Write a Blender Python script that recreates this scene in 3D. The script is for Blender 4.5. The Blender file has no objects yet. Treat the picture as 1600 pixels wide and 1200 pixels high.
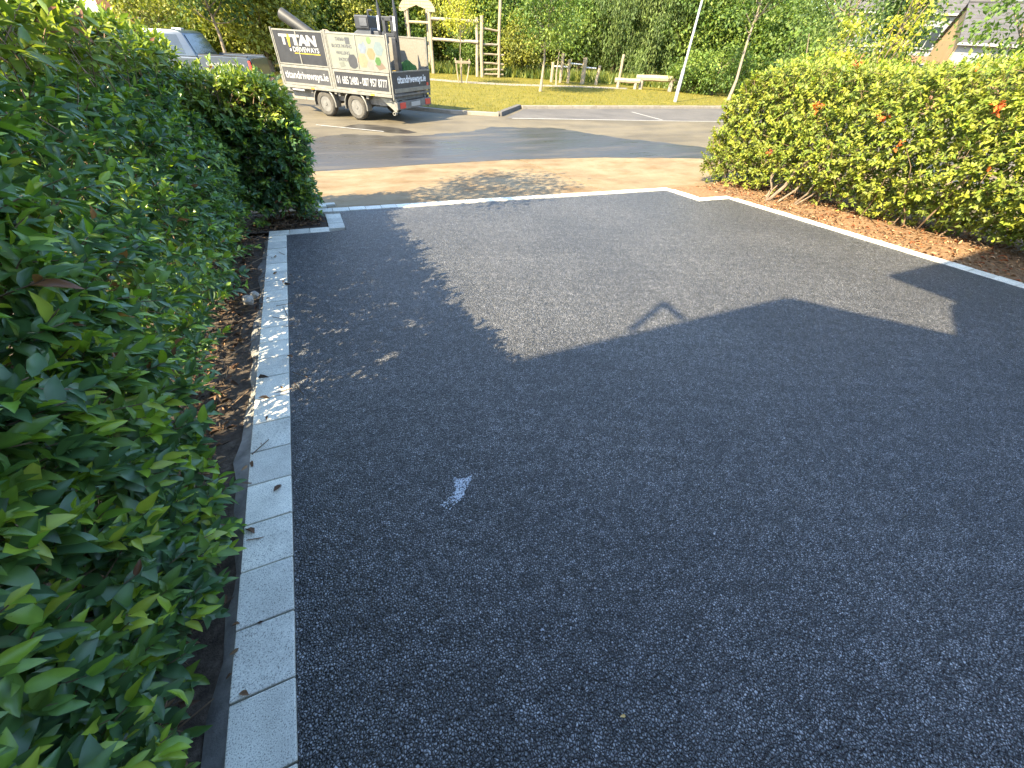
import bpy, bmesh, math, random
import numpy as np
from mathutils import Vector, Matrix
random.seed(7); RNG = np.random.default_rng(11)
R_ = math.radians
scene = bpy.context.scene
C = scene.collection

# ------------------------------------------------------------------ camera
EYE = np.array([0.0, 0.0, 1.5])
F_PX = 600.0                                   # focal length for a picture 1600 px wide
def _n(v):
    v = np.array(v, float); return v / np.linalg.norm(v)
_up = -_n([757 - 800, 1272 - 600, F_PX])
_d = _n([442 - 800, 99 - 600, F_PX])
_fw = _n(_d - _up * np.dot(_d, _up)); _rt = np.cross(_fw, _up)
if _rt[0] < 0: _rt = -_rt
CR = np.stack([_rt, _fw, _up])                 # camera axes (right, down, forward) -> world
cam = bpy.data.cameras.new('camera'); cam_o = bpy.data.objects.new('camera', cam); C.objects.link(cam_o)
cx, cy, cz = CR[:, 0], -CR[:, 1], -CR[:, 2]
cam_o.matrix_world = Matrix(((cx[0], cy[0], cz[0], EYE[0]), (cx[1], cy[1], cz[1], EYE[1]), (cx[2], cy[2], cz[2], EYE[2]), (0, 0, 0, 1)))
cam.sensor_width = 36; cam.lens = 36 * F_PX / 1600; cam.clip_start = 0.05; cam.clip_end = 2000
scene.camera = cam_o

# ------------------------------------------------------------------ sky and sun
SUN_EL = 42.0
SUN_DIR = np.array([0.905, 0.425])             # the way light travels over the ground
world = bpy.data.worlds.new('World'); scene.world = world; world.use_nodes = True
wn = world.node_tree.nodes; wl = world.node_tree.links
bg = wn['Background']; sky = wn.new('ShaderNodeTexSky'); sky.sky_type = 'NISHITA'; sky.sun_disc = False
sky.sun_elevation = R_(SUN_EL); sky.sun_rotation = math.atan2(-SUN_DIR[0], -SUN_DIR[1])
sky.air_density = 1.1; sky.dust_density = 0.8; sky.ozone_density = 2.2
wl.new(sky.outputs[0], bg.inputs[0]); bg.inputs[1].default_value = 0.15
sl = bpy.data.lights.new('sun', 'SUN'); sl.energy = 4.4; sl.angle = R_(0.35); sl.color = (1.0, 0.85, 0.58)
so = bpy.data.objects.new('sun', sl); C.objects.link(so)
_l = Vector((SUN_DIR[0] * math.cos(R_(SUN_EL)), SUN_DIR[1] * math.cos(R_(SUN_EL)), -math.sin(R_(SUN_EL))))
so.rotation_euler = _l.to_track_quat('-Z', 'Y').to_euler(); so.location = (-20, -10, 25)
scene.view_settings.view_transform = 'Standard'; scene.view_settings.look = 'None'
scene.view_settings.gamma = 1; scene.view_settings.exposure = 2.25

# ------------------------------------------------------------------ helpers
def ray(px, py): return CR @ _n([px - 800, py - 600, F_PX])
def gp(px, py, z):                              # point of a level plane seen at a place of the photograph
    r = ray(px, py); return EYE + r * ((z - EYE[2]) / r[2])
def at(px, py, D):                              # point D metres away (over the ground)
    r = ray(px, py); return EYE + r * (D / math.hypot(r[0], r[1]))
def dp(x, y): return -0.02174 * x - 0.05 * y    # the sloping driveway

def tag(o, label=None, cat=None, group=None, kind=None):
    if label: o['label'] = label
    if cat: o['category'] = cat
    if group: o['group'] = group
    if kind: o['kind'] = kind
    return o
def link(name, me, mat=None, parent=None):
    o = bpy.data.objects.new(name, me); C.objects.link(o)
    if mat is not None and me is not None and len(me.materials) == 0: me.materials.append(mat)
    if parent is not None: o.parent = parent
    return o
def empty(name, loc=(0, 0, 0), rz=0.0):
    o = bpy.data.objects.new(name, None); C.objects.link(o); o.location = loc; o.rotation_euler = (0, 0, rz)
    o.empty_display_size = 0.2
    return o
class MB:
    def __init__(s): s.v = []; s.f = []; s.sm = False
    def add(s, v, f):
        k = len(s.v); s.v += [tuple(map(float, p)) for p in v]; s.f += [tuple(i + k for i in q) for q in f]; return s
    def box(s, x0, x1, y0, y1, z0, z1, M=None):
        v = [(x, y, z) for z in (z0, z1) for y in (y0, y1) for x in (x0, x1)]
        if M is not None: v = [tuple(M @ Vector(p)) for p in v]
        return s.add(v, [(0, 2, 3, 1), (4, 5, 7, 6), (0, 1, 5, 4), (2, 6, 7, 3), (0, 4, 6, 2), (1, 3, 7, 5)])
    def tube(s, a, b, r0, r1=None, n=8, cap=True):
        a = Vector(a); b = Vector(b); r1 = r0 if r1 is None else r1
        d = (b - a).normalized(); u = d.orthogonal().normalized(); w = d.cross(u)
        v = []
        for p, r in ((a, r0), (b, r1)):
            for i in range(n):
                t = 2 * math.pi * i / n; v.append(p + u * (r * math.cos(t)) + w * (r * math.sin(t)))
        f = [(i, (i + 1) % n, n + (i + 1) % n, n + i) for i in range(n)]
        if cap: f += [tuple(reversed(range(n))), tuple(range(n, 2 * n))]
        return s.add(v, f)
    def path(s, pts, rs, n=8):
        pts = [Vector(p) for p in pts]; v = []; u = None
        for i, p in enumerate(pts):
            d = (pts[min(i + 1, len(pts) - 1)] - pts[max(i - 1, 0)]).normalized()
            u = d.orthogonal().normalized() if u is None else (u - d * u.dot(d)).normalized()
            w = d.cross(u)
            for k in range(n):
                t = 2 * math.pi * k / n; v.append(p + u * (rs[i] * math.cos(t)) + w * (rs[i] * math.sin(t)))
        f = [(i * n + k, i * n + (k + 1) % n, (i + 1) * n + (k + 1) % n, (i + 1) * n + k) for i in range(len(pts) - 1) for k in range(n)]
        f += [tuple(reversed(range(n))), tuple(range((len(pts) - 1) * n, len(pts) * n))]
        return s.add(v, f)
    def lathe(s, prof, n=20, axis='Y'):          # prof: (radius, along)
        v = []
        for r, h in prof:
            for i in range(n):
                t = 2 * math.pi * i / n
                p = (r * math.cos(t), h, r * math.sin(t)) if axis == 'Y' else (r * math.cos(t), r * math.sin(t), h)
                v.append(p)
        m = len(prof)
        f = [(j * n + i, j * n + (i + 1) % n, (j + 1) * n + (i + 1) % n, (j + 1) * n + i) for j in range(m - 1) for i in range(n)]
        f += [tuple(range(n)), tuple(range((m - 1) * n, m * n))]
        return s.add(v, f)
    def prism(s, poly, y0, y1, plane='XZ'):      # poly in a plane, swept along the third axis
        n = len(poly)
        mk = {'XZ': lambda p, t: (p[0], t, p[1]), 'XY': lambda p, t: (p[0], p[1], t), 'YZ': lambda p, t: (t, p[0], p[1])}[plane]
        v = [mk(p, y0) for p in poly] + [mk(p, y1) for p in poly]
        f = [tuple(range(n)), tuple(reversed(range(n, 2 * n)))] + [(i, n + i, n + (i + 1) % n, (i + 1) % n) for i in range(n)]
        return s.add(v, f)
    def mesh(s, name, bevel=0.0, smooth=False, seg=2):
        me = bpy.data.meshes.new(name); me.from_pydata(s.v, [], s.f)
        bm = bmesh.new(); bm.from_mesh(me)
        bmesh.ops.recalc_face_normals(bm, faces=bm.faces)
        if bevel > 0:
            bmesh.ops.remove_doubles(bm, verts=bm.verts, dist=1e-5)
            es = [e for e in bm.edges if len(e.link_faces) == 2 and e.calc_face_angle(0) > 0.5]
            bmesh.ops.bevel(bm, geom=es, offset=bevel, segments=seg, affect='EDGES', profile=0.6, clamp_overlap=True)
        bm.to_mesh(me); bm.free()
        if smooth:
            me.polygons.foreach_set('use_smooth', [True] * len(me.polygons))
            me.set_sharp_from_angle(angle=R_(38))
        return me
    def build(s, name, mat, parent=None, bevel=0.0, smooth=False, seg=2):
        return link(name, s.mesh(name, bevel, smooth, seg), mat, parent)
def np_mesh(name, V, Fs, cols=None, smooth=False):
    """V (n,3), Fs (m,k) equal-sized polygons, cols (n,3)"""
    me = bpy.data.meshes.new(name); V = np.asarray(V, np.float32); Fs = np.asarray(Fs, np.int32); m, k = Fs.shape
    me.vertices.add(len(V)); me.vertices.foreach_set('co', V.ravel())
    me.loops.add(m * k); me.loops.foreach_set('vertex_index', Fs.ravel())
    me.polygons.add(m); me.polygons.foreach_set('loop_start', np.arange(0, m * k, k, dtype=np.int32))
    me.polygons.foreach_set('loop_total', np.full(m, k, np.int32))
    if smooth: me.polygons.foreach_set('use_smooth', np.ones(m, bool))
    if cols is not None:
        a = me.color_attributes.new('Col', 'FLOAT_COLOR', 'POINT')
        c4 = np.ones((len(V), 4), np.float32); c4[:, :3] = cols; a.data.foreach_set('color', c4.ravel())
    me.update(calc_edges=True); me.validate(); return me

# ------------------------------------------------------------------ materials
class NT:
    def __init__(s, name):
        s.m = bpy.data.materials.new(name); s.m.use_nodes = True; s.t = s.m.node_tree
        s.b = s.t.nodes['Principled BSDF']; s.o = s.t.nodes['Material Output']; s.tc = None
    def N(s, typ, **kw):
        nd = s.t.nodes.new(typ)
        for k, v in kw.items():
            if k in nd.inputs: nd.inputs[k].default_value = v
            else: setattr(nd, k, v)
        return nd
    def L(s, a, b): s.t.links.new(a, b)
    def co(s):
        if s.tc is None: s.tc = s.N('ShaderNodeTexCoord')
        return s.tc.outputs['Object']
    def noise(s, scale, detail=4, rough=0.55, vec=None):
        n = s.N('ShaderNodeTexNoise', Scale=scale, Detail=detail, Roughness=rough); s.L(vec or s.co(), n.inputs['Vector']); return n.outputs['Fac']
    def ramp(s, fac, stops):
        r = s.N('ShaderNodeValToRGB'); e = r.color_ramp.elements
        while len(e) < len(stops): e.new(0.5)
        for i, (p, c) in enumerate(stops):
            e[i].position = p; e[i].color = (*c, 1) if len(c) == 3 else c
        s.L(fac, r.inputs[0]); return r.outputs[0]
    def mix(s, fac, a, b, blend='MIX'):
        m = s.N('ShaderNodeMix', data_type='RGBA', blend_type=blend)
        for i, v in ((0, fac), (6, a), (7, b)):
            if hasattr(v, 'links'): s.L(v, m.inputs[i])
            else: m.inputs[i].default_value = v if i == 0 else (*v, 1)
        return m.outputs[2]
    def math(s, op, a, b=0.0):
        m = s.N('ShaderNodeMath', operation=op)
        for i, v in ((0, a), (1, b)):
            if hasattr(v, 'links'): s.L(v, m.inputs[i])
            else: m.inputs[i].default_value = v
        return m.outputs[0]
    def bump(s, h, strength=0.3, dist=0.01):
        b = s.N('ShaderNodeBump', Strength=strength, Distance=dist); s.L(h, b.inputs['Height']); s.L(b.outputs[0], s.b.inputs['Normal'])
    def setp(s, col=None, rough=0.6, metal=0.0, spec=0.5):
        if col is not None:
            if hasattr(col, 'links'): s.L(col, s.b.inputs['Base Color'])
            else: s.b.inputs['Base Color'].default_value = (*col, 1)
        if hasattr(rough, 'links'): s.L(rough, s.b.inputs['Roughness'])
        else: s.b.inputs['Roughness'].default_value = rough
        s.b.inputs['Metallic'].default_value = metal
        s.b.inputs['Specular IOR Level'].default_value = spec
        return s.m
def mottled(name, c0, c1, scale=6.0, rough=0.7, bump=0.15, bscale=60, metal=0.0, spec=0.4, dist=0.004):
    t = NT(name); n = t.noise(scale, 6, 0.65); t.setp(t.ramp(n, [(0.3, c0), (0.7, c1)]), rough, metal, spec)
    if bump: t.bump(t.noise(bscale, 4), bump, dist)
    return t.m

M = {}
def mat_tarmac():
    t = NT('tarmac'); co = t.co()
    nz = t.N('ShaderNodeTexNoise', Scale=60.0, Detail=2.0); t.L(co, nz.inputs['Vector'])
    ds = t.N('ShaderNodeVectorMath', operation='MULTIPLY_ADD'); t.L(nz.outputs['Color'], ds.inputs[0]); ds.inputs[1].default_value = (.012, .012, .012); t.L(co, ds.inputs[2]); vc = ds.outputs[0]
    v = t.N('ShaderNodeTexVoronoi', Scale=118.0, Randomness=1.0); t.L(vc, v.inputs['Vector'])
    v2 = t.N('ShaderNodeTexVoronoi', Scale=190.0); t.L(vc, v2.inputs['Vector'])
    v3 = t.N('ShaderNodeTexVoronoi', Scale=34.0); t.L(vc, v3.inputs['Vector'])
    ed = t.N('ShaderNodeTexVoronoi', Scale=118.0, feature='DISTANCE_TO_EDGE'); t.L(vc, ed.inputs['Vector'])
    sep = t.N('ShaderNodeSeparateColor'); t.L(v.outputs['Color'], sep.inputs[0])
    sep3 = t.N('ShaderNodeSeparateColor'); t.L(v3.outputs['Color'], sep3.inputs[0])
    sep2 = t.N('ShaderNodeSeparateColor'); t.L(v2.outputs['Color'], sep2.inputs[0])
    stone = t.ramp(sep.outputs[0], [(0.0, (0.10, 0.099, 0.100)), (0.35, (0.20, 0.198, 0.200)), (0.8, (0.30, 0.297, 0.299)), (1.0, (0.37, 0.366, 0.367))])
    fine = t.ramp(sep2.outputs[0], [(0.0, (0.8, 0.8, 0.8)), (1.0, (1.2, 1.2, 1.2))])
    stone = t.mix(1.0, stone, fine, 'MULTIPLY')
    gap = t.ramp(ed.outputs['Distance'], [(0.06, (0, 0, 0)), (0.31, (1, 1, 1))])
    col = t.mix(gap, (0.010, 0.0105, 0.012), stone)
    cl = t.ramp(sep3.outputs[0], [(0.0, (0.70, 0.70, 0.70)), (0.55, (1.0, 1.0, 1.0)), (1.0, (1.34, 1.34, 1.34))])
    col = t.mix(1.0, col, cl, 'MULTIPLY')
    patch = t.ramp(t.noise(0.9, 5, 0.6), [(0.35, (0.82, 0.83, 0.85)), (0.68, (1.16, 1.15, 1.13))])
    col = t.mix(1.0, col, patch, 'MULTIPLY')
    dust = t.ramp(t.noise(2.1, 6, 0.7), [(0.58, (0, 0, 0)), (0.82, (0.16, 0.16, 0.16))])
    col = t.mix(dust, col, (0.22, 0.22, 0.225))
    t.setp(col, 0.45, 0, 0.6)
    h = t.math('ADD', t.math('MULTIPLY', v.outputs['Distance'], -1.0), t.math('MULTIPLY', v2.outputs['Distance'], -0.4))
    h = t.math('ADD', h, t.math('ADD', t.math('MULTIPLY', sep.outputs[1], 0.5), t.math('MULTIPLY', sep3.outputs[1], 0.5)))
    t.bump(h, 1.0, 0.009)
    return t.m
M['tarmac'] = mat_tarmac()
def mat_granite(name, lo, hi, sp=0.35):
    t = NT(name); co = t.co()
    oi = t.N('ShaderNodeObjectInfo'); ov = t.N('ShaderNodeVectorMath', operation='MULTIPLY_ADD'); t.L(oi.outputs['Location'], ov.inputs[0]); ov.inputs[1].default_value = (1.7, 1.3, 2.1); t.L(co, ov.inputs[2]); vv = ov.outputs[0]
    a = t.noise(260, 2, 0.6, vv); b = t.noise(9, 6, 0.65, vv)
    base = t.ramp(b, [(0.3, lo), (0.7, hi)])
    sm = t.ramp(a, [(0.34, (sp, sp, sp)), (0.47, (1, 1, 1)), (0.6, (1, 1, 1)), (0.72, (1.25, 1.25, 1.25))])
    col = t.mix(1.0, base, sm, 'MULTIPLY')
    rv = t.ramp(oi.outputs['Random'], [(0, (0.78, 0.79, 0.80)), (1, (1.12, 1.11, 1.09))])
    col = t.mix(1.0, col, rv, 'MULTIPLY')
    t.setp(col, 0.75, 0, 0.35); t.bump(a, 0.25, 0.003); return t.m
M['paver'] = mat_granite('paver_granite', (0.60, 0.575, 0.485), (0.82, 0.79, 0.67))
M['haunch'] = mottled('haunch_concrete', (0.10, 0.098, 0.092), (0.30, 0.29, 0.27), 9, 0.9, 0.5, 120)
def mat_path():
    t = NT('footpath_concrete')
    base = t.ramp(t.noise(1.1, 6, 0.65), [(0.28, (0.15, 0.101, 0.052)), (0.5, (0.203, 0.152, 0.084)), (0.72, (0.245, 0.195, 0.116))])
    mp = t.N('ShaderNodeMapping'); mp.inputs['Scale'].default_value = (0.9, 1.7, 1); t.L(t.co(), mp.inputs[0])
    st = t.ramp(t.noise(1.6, 7, 0.7, mp.outputs[0]), [(0.45, (1.05, 1.05, 1.05)), (0.66, (0.80, 0.68, 0.52))])
    col = t.mix(1.0, base, st, 'MULTIPLY')
    sp = t.ramp(t.noise(90, 3), [(0.35, (0.85, 0.85, 0.85)), (0.65, (1.1, 1.1, 1.1))])
    col = t.mix(1.0, col, sp, 'MULTIPLY')
    t.setp(col, 0.8, 0, 0.3); t.bump(t.noise(70, 5), 0.25, 0.006); return t.m
M['path'] = mat_path()
def mat_road():
    t = NT('road_asphalt')
    base = t.ramp(t.noise(0.45, 6, 0.62), [(0.3, (0.09, 0.075, 0.049)), (0.55, (0.142, 0.12, 0.078)), (0.75, (0.113, 0.096, 0.068))])
    mp = t.N('ShaderNodeMapping'); mp.inputs['Scale'].default_value = (0.35, 1.6, 1); mp.inputs['Rotation'].default_value = (0, 0, 0.12); t.L(t.co(), mp.inputs[0])
    st = t.ramp(t.noise(1.2, 6, 0.7, mp.outputs[0]), [(0.4, (1.05, 1.03, 1.0)), (0.66, (0.72, 0.73, 0.76))])
    col = t.mix(1.0, base, st, 'MULTIPLY')
    sp = t.ramp(t.noise(80, 3), [(0.35, (0.8, 0.8, 0.8)), (0.65, (1.15, 1.15, 1.15))])
    col = t.mix(1.0, col, sp, 'MULTIPLY')
    t.setp(col, 0.75, 0, 0.35); t.bump(t.noise(90, 4), 0.3, 0.006); return t.m
M['road'] = mat_road()
def mat_wet():
    t = NT('wet_asphalt')
    mp = t.N('ShaderNodeMapping'); mp.inputs['Scale'].default_value = (0.4, 2.6, 1); t.L(t.co(), mp.inputs[0])
    n = t.noise(0.9, 6, 0.65, mp.outputs[0])
    col = t.ramp(n, [(0.3, (0.026, 0.024, 0.021)), (0.55, (0.044, 0.039, 0.032)), (0.75, (0.10, 0.085, 0.058))])
    t.setp(col, t.ramp(n, [(0.35, (0.22,) * 3), (0.7, (0.6,) * 3)]), 0, 0.5); t.bump(t.noise(60, 4), 0.12, 0.004); return t.m
M['wet'] = mat_wet()
def mat_bay():
    t = NT('bay_asphalt'); n = t.noise(0.8, 6, 0.65)
    col = t.mix(1.0, t.ramp(n, [(0.3, (0.075, 0.069, 0.063)), (0.7, (0.125, 0.114, 0.10))]), t.ramp(t.noise(80, 3), [(0.35, (0.8,) * 3), (0.65, (1.15,) * 3)]), 'MULTIPLY')
    t.setp(col, 0.75, 0, 0.35); t.bump(t.noise(90, 4), 0.3, 0.006); return t.m
M['bay'] = mat_bay()
M['line'] = mottled('road_paint', (0.26, 0.25, 0.22), (0.42, 0.41, 0.38), 12, 0.7, 0.2, 80)
M['kerb'] = mottled('kerb_concrete', (0.19, 0.165, 0.125), (0.29, 0.255, 0.205), 5, 0.85, 0.3, 60)
M['kerb_dark'] = mottled('kerb_dark_concrete', (0.07, 0.065, 0.06), (0.14, 0.13, 0.115), 7, 0.9, 0.3, 60)  # kerb concrete in a darker tone
M['lawn'] = mottled('lawn_grass', (0.105, 0.097, 0.007), (0.185, 0.152, 0.014), 1.6, 0.9, 0.8, 30, dist=0.05)
M['earth'] = mottled('earth', (0.07, 0.06, 0.035), (0.13, 0.11, 0.06), 1.5, 0.95, 0.5, 20)
def mat_soil(name, a, b, c):
    t = NT(name); n = t.noise(22, 7, 0.7)
    col = t.ramp(n, [(0.28, a), (0.5, b), (0.72, c)]); t.setp(col, 0.95, 0, 0.2); t.bump(t.noise(45, 7, 0.7), 0.9, 0.02); return t.m
M['soil'] = mat_soil('soil', (0.035, 0.027, 0.021), (0.085, 0.066, 0.05), (0.16, 0.13, 0.10))
M['mulch'] = mat_soil('mulch', (0.10, 0.052, 0.025), (0.22, 0.13, 0.066), (0.31, 0.205, 0.115))
def mat_leaf(name, rough=0.42, trans=0.30, spec=0.5):
    t = NT(name); a = t.N('ShaderNodeAttribute', attribute_name='Col')
    t.setp(a.outputs['Color'], rough, 0, spec)
    tr = t.N('ShaderNodeBsdfTranslucent'); g = t.mix(1.0, a.outputs['Color'], (1.7, 1.75, 0.75), 'MULTIPLY'); t.L(g, tr.inputs[0])
    mx = t.N('ShaderNodeMixShader'); mx.inputs[0].default_value = trans
    t.L(t.b.outputs[0], mx.inputs[1]); t.L(tr.outputs[0], mx.inputs[2]); t.L(mx.outputs[0], t.o.inputs[0]); return t.m
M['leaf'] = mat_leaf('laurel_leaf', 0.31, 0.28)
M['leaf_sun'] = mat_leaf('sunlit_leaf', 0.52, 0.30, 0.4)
M['tree_leaf'] = mat_leaf('tree_leaf', 0.55, 0.35, 0.35)
M['litter'] = mat_leaf('dry_litter', 0.85, 0.05, 0.2)
M['bark'] = mottled('bark', (0.13, 0.095, 0.065), (0.26, 0.20, 0.14), 14, 0.9, 0.6, 40, dist=0.02)
M['bark_pale'] = mottled('bark_pale', (0.20, 0.16, 0.11), (0.31, 0.255, 0.19), 14, 0.85, 0.5, 40, dist=0.02)
M['twig'] = mottled('twig', (0.13, 0.085, 0.05), (0.26, 0.18, 0.11), 20, 0.9, 0.3, 60)
def mat_timber():
    t = NT('weathered_timber'); mp = t.N('ShaderNodeMapping'); mp.inputs['Scale'].default_value = (9, 9, 1.2); t.L(t.co(), mp.inputs[0])
    n = t.noise(3, 6, 0.6, mp.outputs[0]); t.setp(t.ramp(n, [(0.3, (0.22, 0.17, 0.11)), (0.7, (0.37, 0.305, 0.21))]), 0.85, 0, 0.3); t.bump(n, 0.3, 0.01); return t.m
M['timber'] = mat_timber()
M['timber_grey'] = mottled('grey_timber', (0.20, 0.17, 0.13), (0.34, 0.30, 0.24), 8, 0.9, 0.3, 40)
M['galv'] = mottled('galvanised_steel', (0.15, 0.143, 0.12), (0.25, 0.237, 0.20), 9, 0.5, 0.1, 50, metal=0.35)
M['galv_dark'] = mottled('dirty_chassis', (0.10, 0.095, 0.085), (0.22, 0.205, 0.18), 6, 0.7, 0.2, 50, metal=0.2)
M['lamp_post'] = mottled('lamp_post_paint', (0.36, 0.37, 0.38), (0.45, 0.455, 0.46), 3, 0.45, 0.05, 30, metal=0.3)
M['sign_black'] = mottled('sign_black', (0.012, 0.012, 0.014), (0.026, 0.026, 0.028), 3.5, 0.45, 0.05, 30)
M['sign_grey'] = mottled('sign_grey', (0.028, 0.028, 0.03), (0.055, 0.054, 0.053), 3.5, 0.5, 0.05, 30)
M['sign_white'] = mottled('sign_white', (0.13, 0.137, 0.108), (0.165, 0.17, 0.138), 3, 0.5, 0.03, 30)
M['letter_white'] = mottled('letter_white', (0.24, 0.24, 0.235), (0.29, 0.29, 0.285), 6, 0.5, 0)
M['letter_shade_lift'] = mottled('letter_shade_lift', (0.62, 0.62, 0.60), (0.72, 0.72, 0.70), 6, 0.5, 0)  # the white lettering again, lightened to offset shade on the tailgate
M['letter_grey'] = mottled('letter_grey', (0.05, 0.05, 0.055), (0.09, 0.09, 0.10), 6, 0.5, 0)
M['letter_yellow'] = mottled('letter_yellow', (0.34, 0.24, 0.01), (0.38, 0.28, 0.02), 6, 0.5, 0)
M['rubber'] = mottled('tyre_rubber', (0.045, 0.041, 0.034), (0.09, 0.082, 0.068), 9, 0.9, 0.2, 40)
M['rim'] = mottled('steel_rim', (0.12, 0.113, 0.10), (0.20, 0.19, 0.17), 9, 0.5, 0.05, 40, metal=0.4)
M['black'] = mottled('black_plastic', (0.015, 0.016, 0.018), (0.04, 0.041, 0.045), 5, 0.4, 0.05, 40)
M['steel_worn'] = mottled('worn_steel', (0.45, 0.46, 0.48), (0.65, 0.66, 0.68), 6, 0.35, 0.05, 40, metal=0.6)
M['machine_grey'] = mottled('machine_grey', (0.05, 0.053, 0.06), (0.09, 0.093, 0.10), 5, 0.45, 0.05, 40)
M['machine_yellow'] = mottled('machine_yellow', (0.55, 0.32, 0.03), (0.72, 0.45, 0.06), 5, 0.5, 0.05, 40)
M['membrane'] = mottled('black_membrane', (0.02, 0.02, 0.019), (0.045, 0.044, 0.04), 5, 0.55, 0.2, 40)
M['board'] = mottled('plywood', (0.26, 0.19, 0.115), (0.34, 0.26, 0.165), 8, 0.7, 0.1, 50)
M['chip'] = mottled('grey_ply', (0.15, 0.137, 0.107), (0.21, 0.19, 0.153), 22, 0.75, 0.1, 50)
M['turf_roll'] = mottled('turf_green', (0.02, 0.06, 0.01), (0.05, 0.12, 0.018), 12, 0.9, 0.5, 60)
M['red_lens'] = mottled('red_lens', (0.45, 0.04, 0.03), (0.55, 0.07, 0.05), 6, 0.3, 0)
M['amber'] = mottled('amber_lens', (0.75, 0.33, 0.02), (0.85, 0.42, 0.04), 6, 0.3, 0)
M['plate'] = mottled('number_plate', (0.30, 0.30, 0.28), (0.36, 0.36, 0.34), 6, 0.4, 0)
def mat_carpaint():
    t = NT('blue_grey_paint'); t.setp(t.ramp(t.noise(3, 3), [(0.3, (0.045, 0.06, 0.078)), (0.7, (0.06, 0.076, 0.097))]), 0.3, 0.3, 0.5)
    t.b.inputs['Coat Weight'].default_value = 0.6; t.b.inputs['Coat Roughness'].default_value = 0.06; return t.m
M['paint'] = mat_carpaint()
t = NT('dark_glass'); M['glass'] = t.setp(t.ramp(t.noise(2, 2), [(0.3, (0.018, 0.024, 0.028)), (0.7, (0.03, 0.038, 0.042))]), 0.06, 0, 0.7)
M['render_tan'] = mottled('tan_render', (0.46, 0.30, 0.13), (0.54, 0.36, 0.17), 2, 0.85, 0.1, 40)
M['render_white'] = mottled('white_render', (0.19, 0.186, 0.175), (0.24, 0.236, 0.222), 2, 0.85, 0.1, 40)
def mat_brick(name, a, b, mort):
    t = NT(name); br = t.N('ShaderNodeTexBrick', Scale=1.0); br.inputs['Brick Width'].default_value = 0.225; br.inputs['Row Height'].default_value = 0.075
    br.inputs['Mortar Size'].default_value = 0.008
    br.inputs['Color1'].default_value = (*a, 1); br.inputs['Color2'].default_value = (*b, 1); br.inputs['Mortar'].default_value = (*mort, 1)
    mp = t.N('ShaderNodeMapping'); mp.inputs['Rotation'].default_value = (R_(90), 0, 0); t.L(t.co(), mp.inputs[0]); t.L(mp.outputs[0], br.inputs['Vector'])
    t.setp(br.outputs[0], 0.85, 0, 0.3); return t.m
M['brick'] = mat_brick('red_brick', (0.22, 0.085, 0.044), (0.27, 0.12, 0.062), (0.20, 0.165, 0.13))
M['roof'] = mottled('roof_tile', (0.055, 0.052, 0.054), (0.09, 0.085, 0.085), 3, 0.8, 0.3, 30)
M['fascia'] = mottled('white_fascia', (0.24, 0.24, 0.23), (0.28, 0.28, 0.27), 3, 0.5, 0)
M['stone'] = mottled('rubble', (0.26, 0.23, 0.19), (0.42, 0.385, 0.33), 16, 0.9, 0.5, 50)
M['chalk'] = mottled('chalk', (0.30, 0.33, 0.36), (0.72, 0.75, 0.77), 60, 0.9, 0.3, 150)
M['chalk_faint'] = mottled('chalk_faint', (0.16, 0.17, 0.19), (0.42, 0.43, 0.45), 90, 0.9, 0.4, 150)

# ------------------------------------------------------------------ ground, driveway, path, road
def grid_sheet(name, mat, x0, x1, y0, y1, nx, ny, zf, inside=None):
    xs = np.linspace(x0, x1, nx + 1); ys = np.linspace(y0, y1, ny + 1)
    X, Y = np.meshgrid(xs, ys); Z = np.vectorize(zf)(X, Y)
    V = np.stack([X.ravel(), Y.ravel(), Z.ravel()], 1); W = nx + 1
    Fs = [(j * W + i, j * W + i + 1, (j + 1) * W + i + 1, (j + 1) * W + i) for j in range(ny) for i in range(nx)
          if inside is None or inside((xs[i] + xs[i + 1]) / 2, (ys[j] + ys[j + 1]) / 2)]
    return link(name, np_mesh(name, V, Fs, smooth=True), mat)
def poly_sheet(name, mat, pts, zf, parent=None):
    me = bpy.data.meshes.new(name); me.from_pydata([(p[0], p[1], zf(p[0], p[1]) if callable(zf) else zf) for p in pts], [], [tuple(range(len(pts)))])
    bm = bmesh.new(); bm.from_mesh(me); bmesh.ops.triangulate(bm, faces=bm.faces)
    for f in bm.faces:
        if f.normal.z < 0: f.normal_flip()
    bm.to_mesh(me); bm.free()
    return link(name, me, mat, parent)
ZR = -0.55
g_ = poly_sheet('ground', M['earth'], [(-400, -400), (400, -400), (400, 400), (-400, 400)], -0.80); tag(g_, kind='structure')
# driveway
XL, XR, YS, YF = -0.43, 6.56, 4.95, 5.74
o = poly_sheet('driveway', M['tarmac'], [(XL, -2.2), (XR, -2.2), (XR, YS), (5.86, YS), (5.86, YF), (0.20, YF), (0.20, YS), (XL, YS)], dp); tag(o, kind='structure')
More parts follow.
